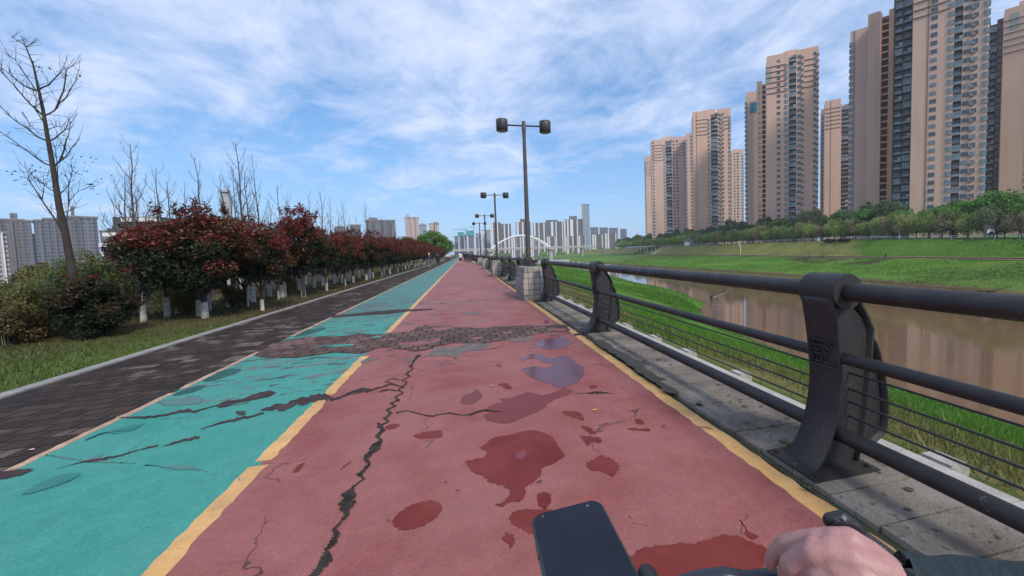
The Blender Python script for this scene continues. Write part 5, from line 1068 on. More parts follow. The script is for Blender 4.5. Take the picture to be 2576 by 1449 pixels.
for i, L in enumerate(LB):
    dy0 = rr.uniform(-.5, .5); pts = [T8(x, y, dy0*(k/(len(L)-1))) for k, (x, y) in enumerate(L)]; sp = []
    for k in range(len(pts)-1):
        for s in (0, .5): sp.append(pts[k].lerp(pts[k+1], s)+Vector((rr.uniform(-1, 1), rr.uniform(-1, 1), rr.uniform(-1, 1)))*.012*(s > 0))
    sp.append(pts[-1]); r0 = .013 if L[0][1] > 400 else .009; r0 *= 1.15 if len(L) > 3 and i < 10 or i == 16 else .7; m_ = len(sp); b.tube(sp, [r0*(1-.78*k/(m_-1)) for k in range(m_)], 6)
    for k in range(1, m_-1):
        for _ in range(2):
            p0 = sp[k].lerp(sp[k+1], rr.random()); d = (sp[k+1]-sp[k]).normalized(); d = (d*.6+Vector((rr.uniform(-.8, .8), rr.uniform(-.6, .6), rr.uniform(-.1, .7)))).normalized(); l = rr.uniform(.10, .32); b.tube([p0, p0+d*l*.5, p0+d*l+Vector((0, 0, .03))], [.0042, .003, .0018], 4, False)
            if rr.random() < .5: d2 = (d+Vector((rr.uniform(-.8, .8), 0, rr.uniform(-.6, .8)))).normalized(); p1 = p0+d*l*.6; b.tube([p1, p1+d2*l*.4], [.0025, .0015], 3, False)
for k in range(34):
    s = .32+.66*k/34; q = s*(len(tk)-1); j = int(q); p0 = tl(*tk[j]).lerp(tl(*tk[j+1]), q-j); sg = 1 if k % 2 else -1; d = Vector((sg*rr.uniform(.6, 1), rr.uniform(-.5, .5), rr.uniform(-.1, .5))).normalized(); l = rr.uniform(.12, .42); b.tube([p0, p0+d*l*.5+Vector((0, 0, .01)), p0+d*l], [.005, .0035, .0015], 4, False)
b.build('limbs', bark, root)
r_ = np.random.RandomState(4); PL = []
for (cx, cy, n, s) in ((180, 985, 26, .16), (290, 1045, 30, .2), (225, 1020, 12, .12), (545, 1055, 26, .18), (480, 915, 18, .15), (540, 990, 7, .1), (600, 1080, 8, .06), (400, 310, 12, .08), (520, 340, 10, .1), (250, 280, 8, .07), (85, 310, 6, .06), (490, 760, 8, .08)):
    c0 = np.array(T8(cx, cy)); PL.append(c0+r_.normal(size=(n, 3))*s*np.array([1, .8, .6]))
PL = np.concatenate(PL); link('last_leaves', leafmesh('last_leaves', PL, .035+.02*r_.rand(len(PL)), np.tile([.035, .045, .02], (len(PL), 1))*(.7+.6*r_.rand(len(PL), 1)), leafm, 4), root)
# big green trees at the far end of the row
def broad(seed, n, rx, rz, cz, pal, leaf): 
    me_ = bush(seed, n, rx, rx, rz, cz, pal, leaf, .7, .3, .6, 90)[0]; me_.name = 'crown'; return me_
GR = [(.09, .18, .03), (.12, .24, .04), (.15, .27, .05), (.06, .13, .025)]
gb = broad(60, 9000, 4.4, 3.6, 5.0, GR, .45); tb = small_trunk(2.0, .22, 3, 2, 5, .7)
for x, y, s_, lb in ((-9.5, 128, 1.0, 'round bright green tree at the far end of the red row'), (-15, 112, .78, 'bright green tree peeking over the far red trees'), (-8.5, 165, .95, 'olive-green tree behind the round bright one')):
    root = thing('green_tree', (x, y, float(height(x, y))), lb, 'tree'); root.scale = (s_,)*3; link('crown', gb, root); q_ = link('trunk', tb[0], root); link('whitewash_band', tb[1], q_)
# far bank: willows in front, dark evergreens behind
WL = [(.25, .37, .08), (.31, .42, .10), (.21, .33, .07), (.34, .40, .13)]; WB = [(.34, .29, .14), (.27, .28, .11), (.38, .30, .17)]; EV = [(.075, .145, .04), (.10, .18, .05), (.13, .22, .06)]; EB = [(.11, .24, .04), (.15, .30, .05), (.08, .17, .035)]; HZ = [(.15, .19, .085), (.18, .20, .11), (.13, .16, .075)]
def willow(seed, pal, n=4200):
    r_ = np.random.RandomState(seed); P_, ci, q = crown_pts(r_, n, 3.4, 3.4, 2.7, 4.6, 46, .42, .62); P_[:, 2] -= r_.rand(n)**2*1.6; P_[:, 2] = np.maximum(P_[:, 2], .9)
    pal = np.array(pal); c = pal[r_.randint(0, len(pal), 46)[ci]]*(.6+.75*r_.rand(n))[:, None]; return leafmesh('crown', P_, .42*(.7+.6*r_.rand(n)), c, leafm, seed, -.6, .42)
WLM = [willow(70, WL), willow(71, WL[1:]+WB[:1]), willow(72, WB), willow(76, HZ)]; EVM = [broad(73, 5200, 4.2, 4.4, 6.2, EV, .55), broad(74, 5200, 4.6, 3.8, 6.0, EB, .55), broad(75, 4500, 3.6, 5.0, 7.0, HZ+EV[:1], .5)]
tkm = small_trunk(1.9, .20, 5, 1.6, 4.2, .2)[0]
def far_tree(x, y, me_, s_, lb, nm, grp):
    root = thing(nm, (x, y, float(height(x, y))-.1), lb, 'tree', grp, rs.uniform(0, 6)); root.scale = (s_*rs.uniform(.85, 1.15), s_*rs.uniform(.85, 1.15), s_*rs.uniform(.9, 1.12)); link('crown', me_, root); link('trunk', tkm, root)
y = 62
wl = ('fresh green willow in the front line on the far bank promenade', 'yellowish green willow in the front line on the far bank promenade', 'brownish thin-leaved willow in the front line on the far bank', 'dull grey-green willow in the front line on the far bank'); el = ('dark evergreen tree in the back line below the peach towers', 'bright green broadleaf tree in the back line below the peach towers', 'tall grey-green tree in the back line below the peach towers')
while y < 580:
    xt = float(tp(y))+19; v = rs.choice([0, 0, 0, 1, 1, 2] if y > 125 else [3, 1, 2, 1, 2]); far_tree(xt+rs.uniform(-1, 2), y, WLM[v], rs.uniform(1.08, 1.38), wl[v], 'willow', 'willows along the far bank'); y += rs.uniform(4.5, 7.5) if y < 300 else rs.uniform(8, 13)
y = 62
while y < 600:
    for off in (25, 32):
        xt = float(tp(y))+off+rs.uniform(-2, 2); v = rs.choice([0, 1, 2, 0, 2]) if y > 120 else rs.choice([1, 0, 1]); far_tree(xt, y+rs.uniform(-2, 2), EVM[v], rs.uniform(.95, 1.3), el[v], 'back_row_tree', 'evergreens behind the willows')
    y += rs.uniform(6, 9) if y < 300 else rs.uniform(11, 16)
hd = bush(61, 3000, 3.2, 1.3, .8, .7, [(.03, .05, .02), (.04, .055, .022)], .3, .6)[0]
for x, y, lb in ((float(tp(132))+12, 132, 'low dark clipped hedge at the top of the far slope'), (float(tp(139))+12, 139, 'dark clipped hedge next to the low one at the top of the far slope')):
    o = thing('hedge', (x, y, float(height(x, y))), lb, 'hedge', None, 1.4); link('foliage', hd, o)
# grass: short lawn on the left, rank grass on the river bank
def grassmesh(name, Pts, h, cols, wd, seed):
    r_ = np.random.RandomState(seed); n = len(Pts); a = r_.rand(n)*6.283; d = np.stack([np.cos(a), np.sin(a), 0*a], 1); lean = r_.normal(size=(n, 3))*np.array([.35, .35, 0])
    tip = Pts+np.array([0, 0, 1])*h[:, None]+lean*h[:, None]; v = np.stack([Pts-d*wd[:, None], Pts+d*wd[:, None], tip], 1).reshape(-1, 3)
    me = bpy.data.meshes.new(name); me.vertices.add(3*n); me.vertices.foreach_set('co', v.ravel().astype(np.float32)); me.loops.add(3*n); me.loops.foreach_set('vertex_index', np.arange(3*n)); me.polygons.add(n)
    me.polygons.foreach_set('loop_start', np.arange(0, 3*n, 3)); me.polygons.foreach_set('loop_total', np.full(n, 3)); at_ = me.color_attributes.new('leaf', 'FLOAT_COLOR', 'CORNER')
    at_.data.foreach_set('color', np.repeat(np.concatenate([cols, np.ones((n, 1))], 1), 3, 0).ravel()); me.materials.append(leafm); me.update(calc_edges=True); me.validate(); o = bpy.data.objects.new(name, me); COL.objects.link(o); return o
gr = np.random.RandomState(8)
n = 230000; gx = 2.8+gr.rand(n)**1.2*36; gy = .6+gr.rand(n)**1.7*78; far_ = gr.rand(n) < .2; gx = np.where(far_, 6+gr.rand(n)*66, gx); gy = np.where(far_, 55+gr.rand(n)**1.5*200, gy); tall = vnoise(gx, gy, 2.2, 12)*.5+vnoise(gx, gy, 6, 11)*.5; band = np.clip((gx-4.6)/1.4, 0, 1); keep = (gx < s1(gy)-.3) & (gr.rand(n) < .25+.75*band)
gx, gy, tall, band = gx[keep], gy[keep], tall[keep], band[keep]; dist = np.sqrt(gx**2+gy**2); h = (.05+.26*band*np.clip(tall*1.6-.3, .15, 1))*(.6+.8*gr.rand(len(gx))); wd = .006+.0011*dist
gc = zone(gx, gy)*np.array([1.05, 1.1, .95])*(.65+.75*gr.rand(len(gx)))[:, None]
tag(grassmesh('bank_grass', np.stack([gx, gy, height(gx, gy)-.02], 1), h, gc, wd, 1), 'bright green rank grass growing down the near river bank', 'grass', kind='stuff')
n = 90000; gx = -5.15-gr.rand(n)**1.2*7; gy = 3+gr.rand(n)**1.6*60; dist = np.sqrt(gx**2+gy**2); h = (.025+.05*gr.rand(n))*(.6+vnoise(gx, gy, 1.1, 21)); gc = zone(gx, gy)*(.7+.7*gr.rand(n))[:, None]
tag(grassmesh('lawn_grass', np.stack([gx, gy, height(gx, gy)-.01], 1), h, gc, .004+.0008*dist, 2), 'short patchy grass on the verge left of the kerb', 'grass', kind='stuff')
n = 60000; gx = 98+gr.rand(n)*50; gy = 55+gr.rand(n)**1.6*250; kk = gx > s2(gy)+.5; gx, gy = gx[kk], gy[kk]; n = len(gx); gc = zone(gx, gy)*(.7+.6*gr.rand(n))[:, None]
tag(grassmesh('far_bank_grass', np.stack([gx, gy, height(gx, gy)-.02], 1), .12+.2*gr.rand(n), gc, np.full(n, .12), 3), 'grass covering the far river bank', 'grass', kind='stuff')
# weeds at the kerb and at the post foot
def weed(x, y, z, n, L, lb, col, wdt=.012):
    r2 = random.Random(int(x*100+y*10)); b = MB()
    for i in range(n):
        a_ = r2.random()*6.28; d = Vector((math.cos(a_), math.sin(a_), r2.uniform(.5, 1.6))).normalized()*L*r2.uniform(.5, 1); s_ = Vector((-math.sin(a_), math.cos(a_), 0))*wdt*r2.uniform(.6, 1); p1 = d*.55; p2 = d+Vector((0, 0, -L*.15))
        b.add([-s_*.4, s_*.4, p1+s_, p1-s_, p2], [(0, 1, 2, 3), (3, 2, 4)])
    o = b.build('weed', mat('weed_'+str(col[1]), col, .6)); o.location = (x, y, z); tag(o, lb, 'weed')
q = gp(1812, 1082, .02); weed(1.93, 3.02, .02, 16, .07, 'small leafy weed in the joint beside the yellow line', (.06, .10, .03), .014)
weed(2.08, 2.20, .03, 34, .13, 'tuft of thin grass at the foot of the nearest railing post', (.10, .13, .05), .003); weed(2.50, 2.33, .06, 22, .09, 'feathery weed behind the nearest railing post', (.07, .16, .07), .008); weed(1.83, 1.80, .012, 14, .04, 'flattened weed growing through the yellow line', (.05, .08, .03), .01)
# litter of leaves and twigs
lf = MB(); lf.add([(-.022, 0, .002), (0, -.012, .006), (.024, 0, .003), (0, .012, .005)], [(0, 1, 2, 3)]); 
def litter(px, py, col, lb, s_=1, nm='fallen_leaf', cat='leaf', rz=0, lift=.014):
    q = gp(px, py, 0); key = 'litter_'+nm+str(round(col[0], 2))
    o = link(nm, lf.mesh('fallen_leaf', mat(key, col, .6)), None, (q.x, q.y, lift), rz, s_); tag(o, lb, cat)
litter(1496, 1035.5, (.62, .42, .05), 'small yellow leaf lying on the red path', 1.2); litter(1238, 974, (.32, .27, .22), 'pale curled leaf lying on the red path', 1.4, rz=.3)
litter(1358, 1218, (.07, .02, .02), 'curled dark brown leaf beside the big damp patch', 1.0); litter(1152, 1240, (.06, .02, .015), 'tiny dark seed pod left of the big damp patch', .7); litter(1122, 1218, (.06, .02, .015), 'tiny dark chip farther left of the big damp patch', .6); litter(1671, 1076, (.07, .015, .02), 'dark red bit of leaf near the right side of the red lane', .9); litter(79, 1134, (.75, .75, .75), 'white scrap on the dark brick paving', 1.0, 'paper_scrap', 'litter', lift=.008)
tw = MB(); tw.tube([(-.05, 0, .004), (0, .004, .006), (.05, -.003, .004)], [.002, .003, .002], 5); tm = tw.mesh('twig', mat('twig_brown', (.07, .025, .02), .8))
for px, py, rz, lb in ((871, 1174, 1.2, 'dark twig left of the main crack'), (1775, 1079, -.6, 'thin twig on the right part of the red lane'), (1520, 1595/1.49+0, .3, 'short twig among the damp spots')):
    q = gp(px, py, 0); tag(link('twig', tm, None, (q.x, q.y, .006), rz), lb, 'twig')
# ------------------------------------------------------------------ people
def remeshed(name, build, mats, vox, smooth=2, parent=None, loc=(0, 0, 0), colfn=None):
    """one continuous surface from overlapping rounded forms"""
    o = bpy.data.objects.new(name, build.mesh(name, mats)); COL.objects.link(o)
    md = o.modifiers.new('r', 'REMESH'); md.mode = 'VOXEL'; md.voxel_size = vox; md.use_smooth_shade = True
    sm = o.modifiers.new('s', 'SMOOTH'); sm.iterations = smooth; sm.factor = .5
    dg = bpy.context.evaluated_depsgraph_get(); me = bpy.data.meshes.new_from_object(o.evaluated_get(dg)); me.name = name
    o.modifiers.clear(); o.data = me; me.polygons.foreach_set('use_smooth', [True]*len(me.polygons))
    if colfn: colfn(me)
    if parent is not None: o.parent = parent
    o.location = loc; return o
def capsule(b, p0, p1, r0, r1, n=10):
    p0 = Vector(p0); p1 = Vector(p1); b.tube([p0, p1], [r0, r1], n); b.sphere(p0, r0, n, 6); b.sphere(p1, r1, n, 6)
skin = mat('skin', (.42, .25, .185), .55, var=(.36, .20, .15), vscale=9); hair = mat('black_hair', (.015, .013, .012), .6)
cloth = {k: mat('cloth_'+k, c, .85, bump=.2, bscale=40) for k, c in dict(white=(.70, .70, .68), black=(.015, .015, .018), grey=(.12, .13, .15), navy=(.03, .035, .06), pink=(.45, .25, .22), olive=(.05, .06, .04), brown=(.10, .06, .05)).items()}
def person(loc, lb, H=1.7, top='black', bot='black', shorts=False, sleeveless=False, stride=.25, rz=0, lean=0, crouch=0, bag=None, group=None, arms=.15, cap=None):
    k = H/1.72; root = thing('person', loc, lb, 'person', group, rz); root.scale = (k*(1.12 if group else 1), k, k)
    L = lean; hipz = .90-crouch*.45; hip = Vector((0, 0, hipz)); ch = Vector((0, .10*L+.02, hipz+.40)); nk = Vector((0, .2*L+.02, hipz+.56)); hd_ = Vector((0, .27*L+.04, hipz+.70))
    def leg(s):
        h_ = hip+Vector((.09*s, 0, 0)); f = stride*s; kn = Vector((.095*s, f*.5+.05+crouch*.38, .47+crouch*.02)); an = Vector((.09*s, f*.9-.04, .09+(.06 if f < 0 else 0))); 
        if crouch: an = Vector((.10*s, .12, .09))
        return h_, kn, an
    def arm(s):
        sh = ch+Vector((.19*s, 0, .05)); el = sh+Vector((.05*s, -arms*s*.6+.1*L+crouch*.12, -.27)); ha = el+Vector((-.01*s, .12-arms*s*.5+crouch*.15, -.22)); return sh, el, ha
    b = MB()
    for s in (-1, 1):
        h_, kn, an = leg(s); capsule(b, h_, kn, .085, .055); capsule(b, kn, an, .053, .038); capsule(b, an+Vector((0, -.03, -.05)), an+Vector((0, .16, -.055)), .04, .032)
        sh, el, ha = arm(s); capsule(b, sh, el, .05, .038); capsule(b, el, ha, .036, .027); capsule(b, ha, ha+Vector((0, .02, -.10)), .032, .022)
    capsule(b, hip, hip+Vector((0, 0, .16)), .135, .12, 12); capsule(b, hip+Vector((0, 0, .16)), ch, .12, .14, 12); capsule(b, ch+Vector((-.12, 0, .04)), ch+Vector((.12, 0, .04)), .08, .08); capsule(b, ch, nk, .10, .052); capsule(b, nk, hd_, .05, .06); b.sphere(hd_+Vector((0, 0, .03)), .098, 12, 8, (.86, 1, 1.2)); b.sphere(hd_+Vector((0, .10, .0)), .02, 6, 4)
    body = remeshed('body', b, skin, .022, 1, root)
    b = MB(); b.sphere(hd_+Vector((0, -.018, .05)), .108, 12, 8, (.88, 1, 1.12)); hob = remeshed('hair', b, cap or hair, .025, 1, root)
    b = MB(); capsule(b, hip+Vector((0, 0, .05)), hip+Vector((0, 0, .18)), .15, .135, 12); capsule(b, hip+Vector((0, 0, .16)), ch, .135, .155, 12); capsule(b, ch+Vector((-.13, 0, .04)), ch+Vector((.13, 0, .04)), .09, .09)
    if not sleeveless:
        for s in (-1, 1): sh, el, ha = arm(s); capsule(b, sh, el, .062, .052); capsule(b, el, ha, .05, .042)
    remeshed('shirt', b, cloth[top], .022, 1, root)
    b = MB(); capsule(b, hip+Vector((0, 0, -.02)), hip+Vector((0, 0, .06)), .142, .138, 12)
    for s in (-1, 1):
        h_, kn, an = leg(s)
        if shorts: capsule(b, h_, h_.lerp(kn, .75), .10, .092)
        else: capsule(b, h_, kn, .10, .075); capsule(b, kn, an+Vector((0, 0, .03)), .073, .06)
    remeshed('shorts' if shorts else 'trousers', b, cloth[bot], .022, 1, root)
    b = MB()
    for s in (-1, 1): h_, kn, an = leg(s); capsule(b, an+Vector((0, -.04, -.045)), an+Vector((0, .17, -.05)), .048, .04)
    remeshed('shoes', b, cloth['black' if bot != 'grey' else 'white'], .022, 1, root)
    return root
def pos(px, py, z=.01): q = gp(px, py, z); return (q.x, q.y, z)
person(pos(1159, 665.5), 'walker seen from behind in a white tank top and black shorts on the red lane', 1.76, 'white', 'black', True, True, .24)
G1 = 'walkers in black ahead on the red lane'
person(pos(1169.5, 658.5), 'walker all in black, left one of the dark group by the railing', 1.82, group=G1, stride=.2)
person(pos(1176, 660.5), 'walker in black with dark trousers, middle of the dark group', 1.84, 'black', 'navy', group=G1, stride=-.2)
person(pos(1184, 658.8), 'walker in black nearest the railing, pushing the pram', 1.80, 'navy', 'black', group=G1, stride=.15)
person(pos(1172.5, 657.2), 'walker all in black, second from the left in the dark group', 1.85, group=G1, stride=-.1)
person(pos(1180, 659.8), 'walker in an olive top and black trousers within the dark group', 1.7, 'olive', 'black', group=G1, stride=.2)
person(pos(1188, 657.5), 'walker in black farthest to the right of the dark group, close to the railing', 1.84, group=G1, stride=.1)
person(pos(1080, 671), 'person in dark grey bending forward at the left edge of the green lane', 1.68, 'navy', 'grey', lean=.9, stride=.3, cap=cloth['white'])
person(pos(1103, 669), 'person in black in the shade of the red trees, left of the green lane', 1.72, 'black', 'black', stride=.12); person(pos(1098, 662), 'dark figure in the shade just behind the black-clad one', 1.66, 'olive', 'brown')
person(pos(1124, 655.3), 'walker in a white top and black trousers, left of a pair', 1.66, 'white', 'black'); person(pos(1130.5, 655.5), 'walker in a white top and black trousers, right of a pair', 1.68, 'white', 'black', stride=-.2)
person(pos(1140.5, 650.5), 'far person in a pink top behind the pair in white', 1.66, 'pink', 'black', rz=3.1); person(pos(1145, 648), 'far person in olive beside the pink one', 1.66, 'olive', 'brown'); 
q = gp(1192.5, 663, .01); root = thing('pram', (q.x, q.y, 0), 'pram with a bright green basket beside the railing', 'pram'); lime = mat('lime_fabric', (.22, .48, .08), .8)
b = MB(); b.box(-.22, .22, -.2, .25, .12, .34); b.build('basket', lime, root); b = MB(); b.lathe([(.05, 0), (.26, .08), (.28, .3), (.24, .36)], (0, 0, .45), 12); b.build('seat', cloth['black'], root)
b = MB(); b.tube([(math.cos(a_)*.3, 0, .68+math.sin(a_)*.30) for a_ in np.linspace(-.3, math.pi+.3, 12)], .03, 6); b.build('hood', cloth['grey'], root); b = MB(); b.tube([(-.2, -.35, 1.0), (.2, -.35, 1.0)], .02, 6).tube([(-.2, -.35, 1.0), (-.2, .2, .2)], .015, 5).tube([(.2, -.35, 1.0), (.2, .2, .2)], .015, 5); b.build('frame', fm, root)
for x in (-.24, .24):
    for y in (-.25, .3): b = MB(); b.tube([(x-.02, y, .1), (x+.02, y, .1)], .1, 12); b.build('wheel', cloth['black'], root)
q = gp(1788, 757, ZW); person((q.x, q.y, max(float(height(q.x, q.y)), ZW)+.02), 'angler in black crouching on the tip of the grassy near bank', 1.7, crouch=.9, lean=.5, stride=0, rz=-1.2)
b = MB(); b.tube([(0, 0, 0), (3.6, .3, .9)], [.03, .015], 5); o = b.build('fishing_rod', mat('rod_pale', (.6, .58, .52), .5)); o.location = (q.x+.5, q.y, ZW+.6); tag(o, 'pale fishing rod reaching from the angler over the water', 'fishing rod')
def onbank(px, Y, lb, **k): q = at(px, 645, Y); z = float(height(q.x, q.y)); return person((q.x, q.y, z+.15), lb, 1.7, **k)
YS = on_t(2228, .8); person((float(tp(YS))+.8, YS, ZT+.18), 'dark figure standing on the tan path of the far bank', 1.72, rz=1.5, stride=.05)
q = at(1574, 657, 330); q = gp(1574, 661, ZW+.6); person((q.x, q.y, float(height(q.x, q.y))), 'dark figure on the lower grass of the far bank, near the water', 1.72, stride=.05)
YS = on_t(2070, .8); person((float(tp(YS))+.8, YS, ZT+.18), 'figure sitting low on the tan path of the far bank', 1.6, 'brown', 'olive', crouch=.9, stride=0)
# parked white scooters on the promenade
scw = mat('white_scooter_paint', (.72, .72, .72), .3); rub = mat('rubber', (.02, .02, .02), .8)
def scooter(px, Y, lb, rz=0, s_=1.0):
    YS = on_t(px, 15.5); root = thing('parked_scooter', (float(tp(YS))+15.5, YS, float(ztop(YS))+.1), lb, 'scooter', 'white scooters parked on the promenade', rz); root.scale = (s_,)*3
    b = MB(); capsule(b, (-.55, 0, .62), (-.05, 0, .60), .19, .17); capsule(b, (.42, 0, .45), (.5, 0, .95), .12, .09); capsule(b, (-.2, 0, .34), (.42, 0, .32), .10, .09); b.build('body', scw, root)
    b = MB(); b.box(-.75, 0, -.15, .15, .78, .88); b.build('seat', rub, root); b = MB(); b.tube([(.46, -.32, 1.08), (.46, .32, 1.08)], .025, 6); b.build('handlebar', rub, root)
    for x in (-.6, .68): b = MB(); b.tube([(x, -.06, .26), (x, .06, .26)], .26, 14); b.build('wheel', rub, root)
for px, rz, lb in ((2140, .4, 'white scooter left of the others on the promenade'), (2200, .9, 'white scooter in the middle of the promenade, left of the pair'), (2215, -.3, 'white scooter at the right of the pair on the promenade'), (2262, .2, 'dark-sided scooter right of the pair on the promenade')): scooter(px, 165, lb, rz, 1.25)
# ------------------------------------------------------------------ the rider's hand, handlebar and phone
Z6 = lambda x, y, d: cp(1811.2+x*.2083, 1227.6+y*.2083, d)
def z6r(r, d): return r*.2083*d/1000
def caps(b, L):
    for i in range(len(L)-1):
        (x0, y0, r0, e0), (x1, y1, r1, e1) = L[i], L[i+1]; capsule(b, Z6(x0, y0, e0), Z6(x1, y1, e1), z6r(r0, e0), z6r(r1, e1), 14)
hand_root = thing('person', Z6(1700, 900, .37), 'rider seen only by the pale right hand gripping the handlebar and a dark green sleeve', 'person')
def rel(b): o_ = hand_root.location; b.v = [tuple(Vector(v)-o_) for v in b.v]; return b
b = MB()
caps(b, [(1380, 610, 132, .372), (1180, 600, 112, .378), (960, 615, 96, .388), (790, 660, 96, .396), (680, 760, 92, .402), (620, 870, 80, .406), (600, 925, 66, .408)])    # index finger
caps(b, [(1330, 760, 150, .362), (1120, 790, 140, .366), (960, 850, 120, .374), (850, 930, 122, .380), (810, 1040, 112, .386), (830, 1190, 98, .392)])                     # middle finger
caps(b, [(1400, 1010, 160, .356), (1180, 1090, 132, .360), (1080, 1210, 116, .368), (1060, 1380, 100, .376)])                                         # ring finger
caps(b, [(1620, 1200, 150, .350), (1380, 1320, 118, .350), (1290, 1440, 100, .358), (1300, 1570, 86, .366)])                                         # little finger
caps(b, [(1900, 900, 150, .385), (1700, 740, 110, .40), (1400, 800, 90, .415), (1150, 900, 78, .42)])                                             # thumb under the grip
for L in ([(1370, 610, 128, .370), (1560, 640, 158, .366), (1800, 820, 185, .362), (2060, 1010, 175, .357)], [(1300, 790, 158, .362), (1560, 860, 215, .357), (1850, 980, 225, .352), (2150, 1130, 215, .348)], [(1400, 1010, 165, .355), (1680, 1120, 220, .348), (1980, 1200, 225, .345), (2300, 1300, 215, .342)], [(1620, 1200, 150, .348), (1900, 1330, 200, .342), (2250, 1420, 210, .34)]): caps(b, L)
for (x, y, r, d) in ((1120, 690, 105, .369), (1330, 575, 80, .372), (1590, 575, 84, .370)): b.sphere(Z6(x, y, d), z6r(r, d), 10, 7)
skin2 = bpy.data.materials.new('hand_skin'); skin2.use_nodes = True; t = skin2.node_tree; p = t.nodes['Principled BSDF']; c = N(t, 'ShaderNodeTexCoord').outputs['Object']
col = mixc(t, ramp(t, noise(t, c, 28, 4, .55), [(.35, 0), (.65, 1)]), (.40, .195, .175), (.46, .245, .22)); col = mixc(t, ramp(t, noise(t, c, 300, 3, .6), [(.5, 0), (.8, .35)]), col, (.30, .12, .11))
t.links.new(col, p.inputs['Base Color']); p.inputs['Roughness'].default_value = .5; p.inputs['Subsurface Weight'].default_value = .12; p.inputs['Subsurface Radius'].default_value = (.008, .003, .002); p.inputs['Subsurface Scale'].default_value = .6
bp = N(t, 'ShaderNodeBump', Strength=.35, Distance=.0012); v = N(t, 'ShaderNodeTexVoronoi', Scale=420.0); t.links.new(c, v.inputs['Vector']); t.links.new(mth(t, 'ADD', mth(t, 'MULTIPLY', v.outputs['Distance'], .5), mth(t, 'MULTIPLY', noise(t, c, 60, 5, .6), 2.5)), bp.inputs['Height']); t.links.new(bp.outputs[0], p.inputs['Normal'])
remeshed('hand', rel(b), skin2, .0016, 10, hand_root)
slv = mat('dark_green_sleeve', (.022, .040, .042), .8, var=(.016, .030, .033), vscale=14, bump=.5, bscale=22)
b = MB(); k0 = []
for i, (x, y, r, d) in enumerate([(2215, 1220, 398, .352), (2205, 1230, 415, .352), (2300, 1250, 405, .350), (2480, 1270, 412, .345), (2700, 1290, 400, .340), (3000, 1320, 420, .332), (3600, 1400, 450, .32), (4600, 1550, 500, .29)]): k0.append((Z6(x, y, d), z6r(r, d)*(.97+.05*(i % 2))))
b.tube([q[0] for q in k0], [q[1] for q in k0], 28, False); b.tube([q[0] for q in k0[:3]], [q[1]*.93 for q in k0[:3]], 28, False); rel(b).build('sleeve', slv, hand_root)
barm = mat('handlebar_black', (.018, .018, .021), .38, bump=.25, bscale=300); root = thing('bicycle_handlebar', Z6(1700, 700, .40), 'black bicycle handlebar with bar end and brake lever under the hand', 'handlebar')
def rel2(b, o_): b.v = [tuple(Vector(v)-o_) for v in b.v]; return b
b = MB(); A = Z6(1345, 380, .405); B = Z6(1520, 400, .402); Cc = Z6(1750, 560, .398)
caps(b, [(1340, 395, 92, .406), (1470, 385, 108, .404), (1600, 450, 82, .402), (1720, 560, 66, .40), (2100, 830, 56, .395), (2330, 985, 60, .39), (2600, 1150, 60, .385)]); remeshed('bar_end', rel2(b, root.location), barm, .0016, 2, root)
b = MB(); b.tube([Z6(1500, 345, .392), Z6(1475, 385, .390)], [z6r(34, .39)]*2, 4); rel2(b, root.location).build('worn_sticker', mat('worn_sticker_grey', (.12, .12, .125), .6), root)
b = MB(); b.tube([Z6(-1500, 1650, .47), Z6(-200, 1350, .44), Z6(700, 1230, .425), (Z6(1500, 1150, .41)), Z6(2400, 1300, .38)], [.0125, .0135, .0165, .0165, .0165], 18); rel2(b, root.location).build('grip', mat('grip_rubber', (.012, .012, .013), .8, bump=.8, bscale=500), root)
b = MB(); caps(b, [(-700, 1230, 90, .43), (-250, 1120, 110, .428), (60, 1075, 108, .426), (330, 1120, 105, .424), (620, 1085, 105, .420), (900, 1080, 90, .418)]); remeshed('brake_lever', rel2(b, root.location), mat('lever_blue_black', (.022, .028, .042), .35), .0018, 2, root)
# phone lying in its holder, aimed up the path
VPp = Vector(((1176-PX)/F, (PY-614)/F, -1)); rTL = Vector(((1333-PX)/F, (PY-1294.7)/F, -1)); rTR = Vector(((1508-PX)/F, (PY-1250)/F, -1))
a_ = .406; b_ = a_*rTL.dot(VPp)/rTR.dot(VPp); TL = rTL*a_; TR = rTR*b_; ux = (TR-TL).normalized(); uy = VPp.normalized(); uy = (uy-ux*uy.dot(ux)).normalized(); W = (TR-TL).length; LEN = W*2.06
Ux = M @ ux; Uy = M @ uy; Uz = Ux.cross(Uy).normalized(); O = Vector((0, 0, EYE))+M @ TL
root = thing('mobile_phone', O+Ux*W/2-Uy*LEN/2, 'dark mobile phone with rounded corners in a holder on the handlebar', 'mobile phone'); root.rotation_euler = Matrix((Ux, Uy, Uz)).transposed().to_euler()
def rr_poly(w_, h_, r, n=8):
    o_ = []
    for cx, cy, a0 in ((w_/2-r, h_/2-r, 0), (-w_/2+r, h_/2-r, 1), (-w_/2+r, -h_/2+r, 2), (w_/2-r, -h_/2+r, 3)):
        for k in range(n+1): a = (a0+k/n)*math.pi/2; o_.append((cx+r*math.cos(a), cy+r*math.sin(a)))
    return o_
def slab(b, w_, h_, r, z0, z1, ch=.0):
    P0 = rr_poly(w_-2*ch, h_-2*ch, r-ch); P1 = rr_poly(w_, h_, r); n = len(P1); vs = [(x, y, z0) for x, y in P0]+[(x, y, z0+ch) for x, y in P1]+[(x, y, z1-ch) for x, y in P1]+[(x, y, z1) for x, y in P0]
    b.add(vs, [tuple(range(n))[::-1], tuple(range(3*n, 4*n))]+[(k*n+i, k*n+(i+1) % n, (k+1)*n+(i+1) % n, (k+1)*n+i) for k in range(3) for i in range(n)])
b = MB(); slab(b, W, LEN, .0125, -.0105, -.0006, .0018); b.build('case', mat('phone_case', (.045, .047, .048), .35), root)
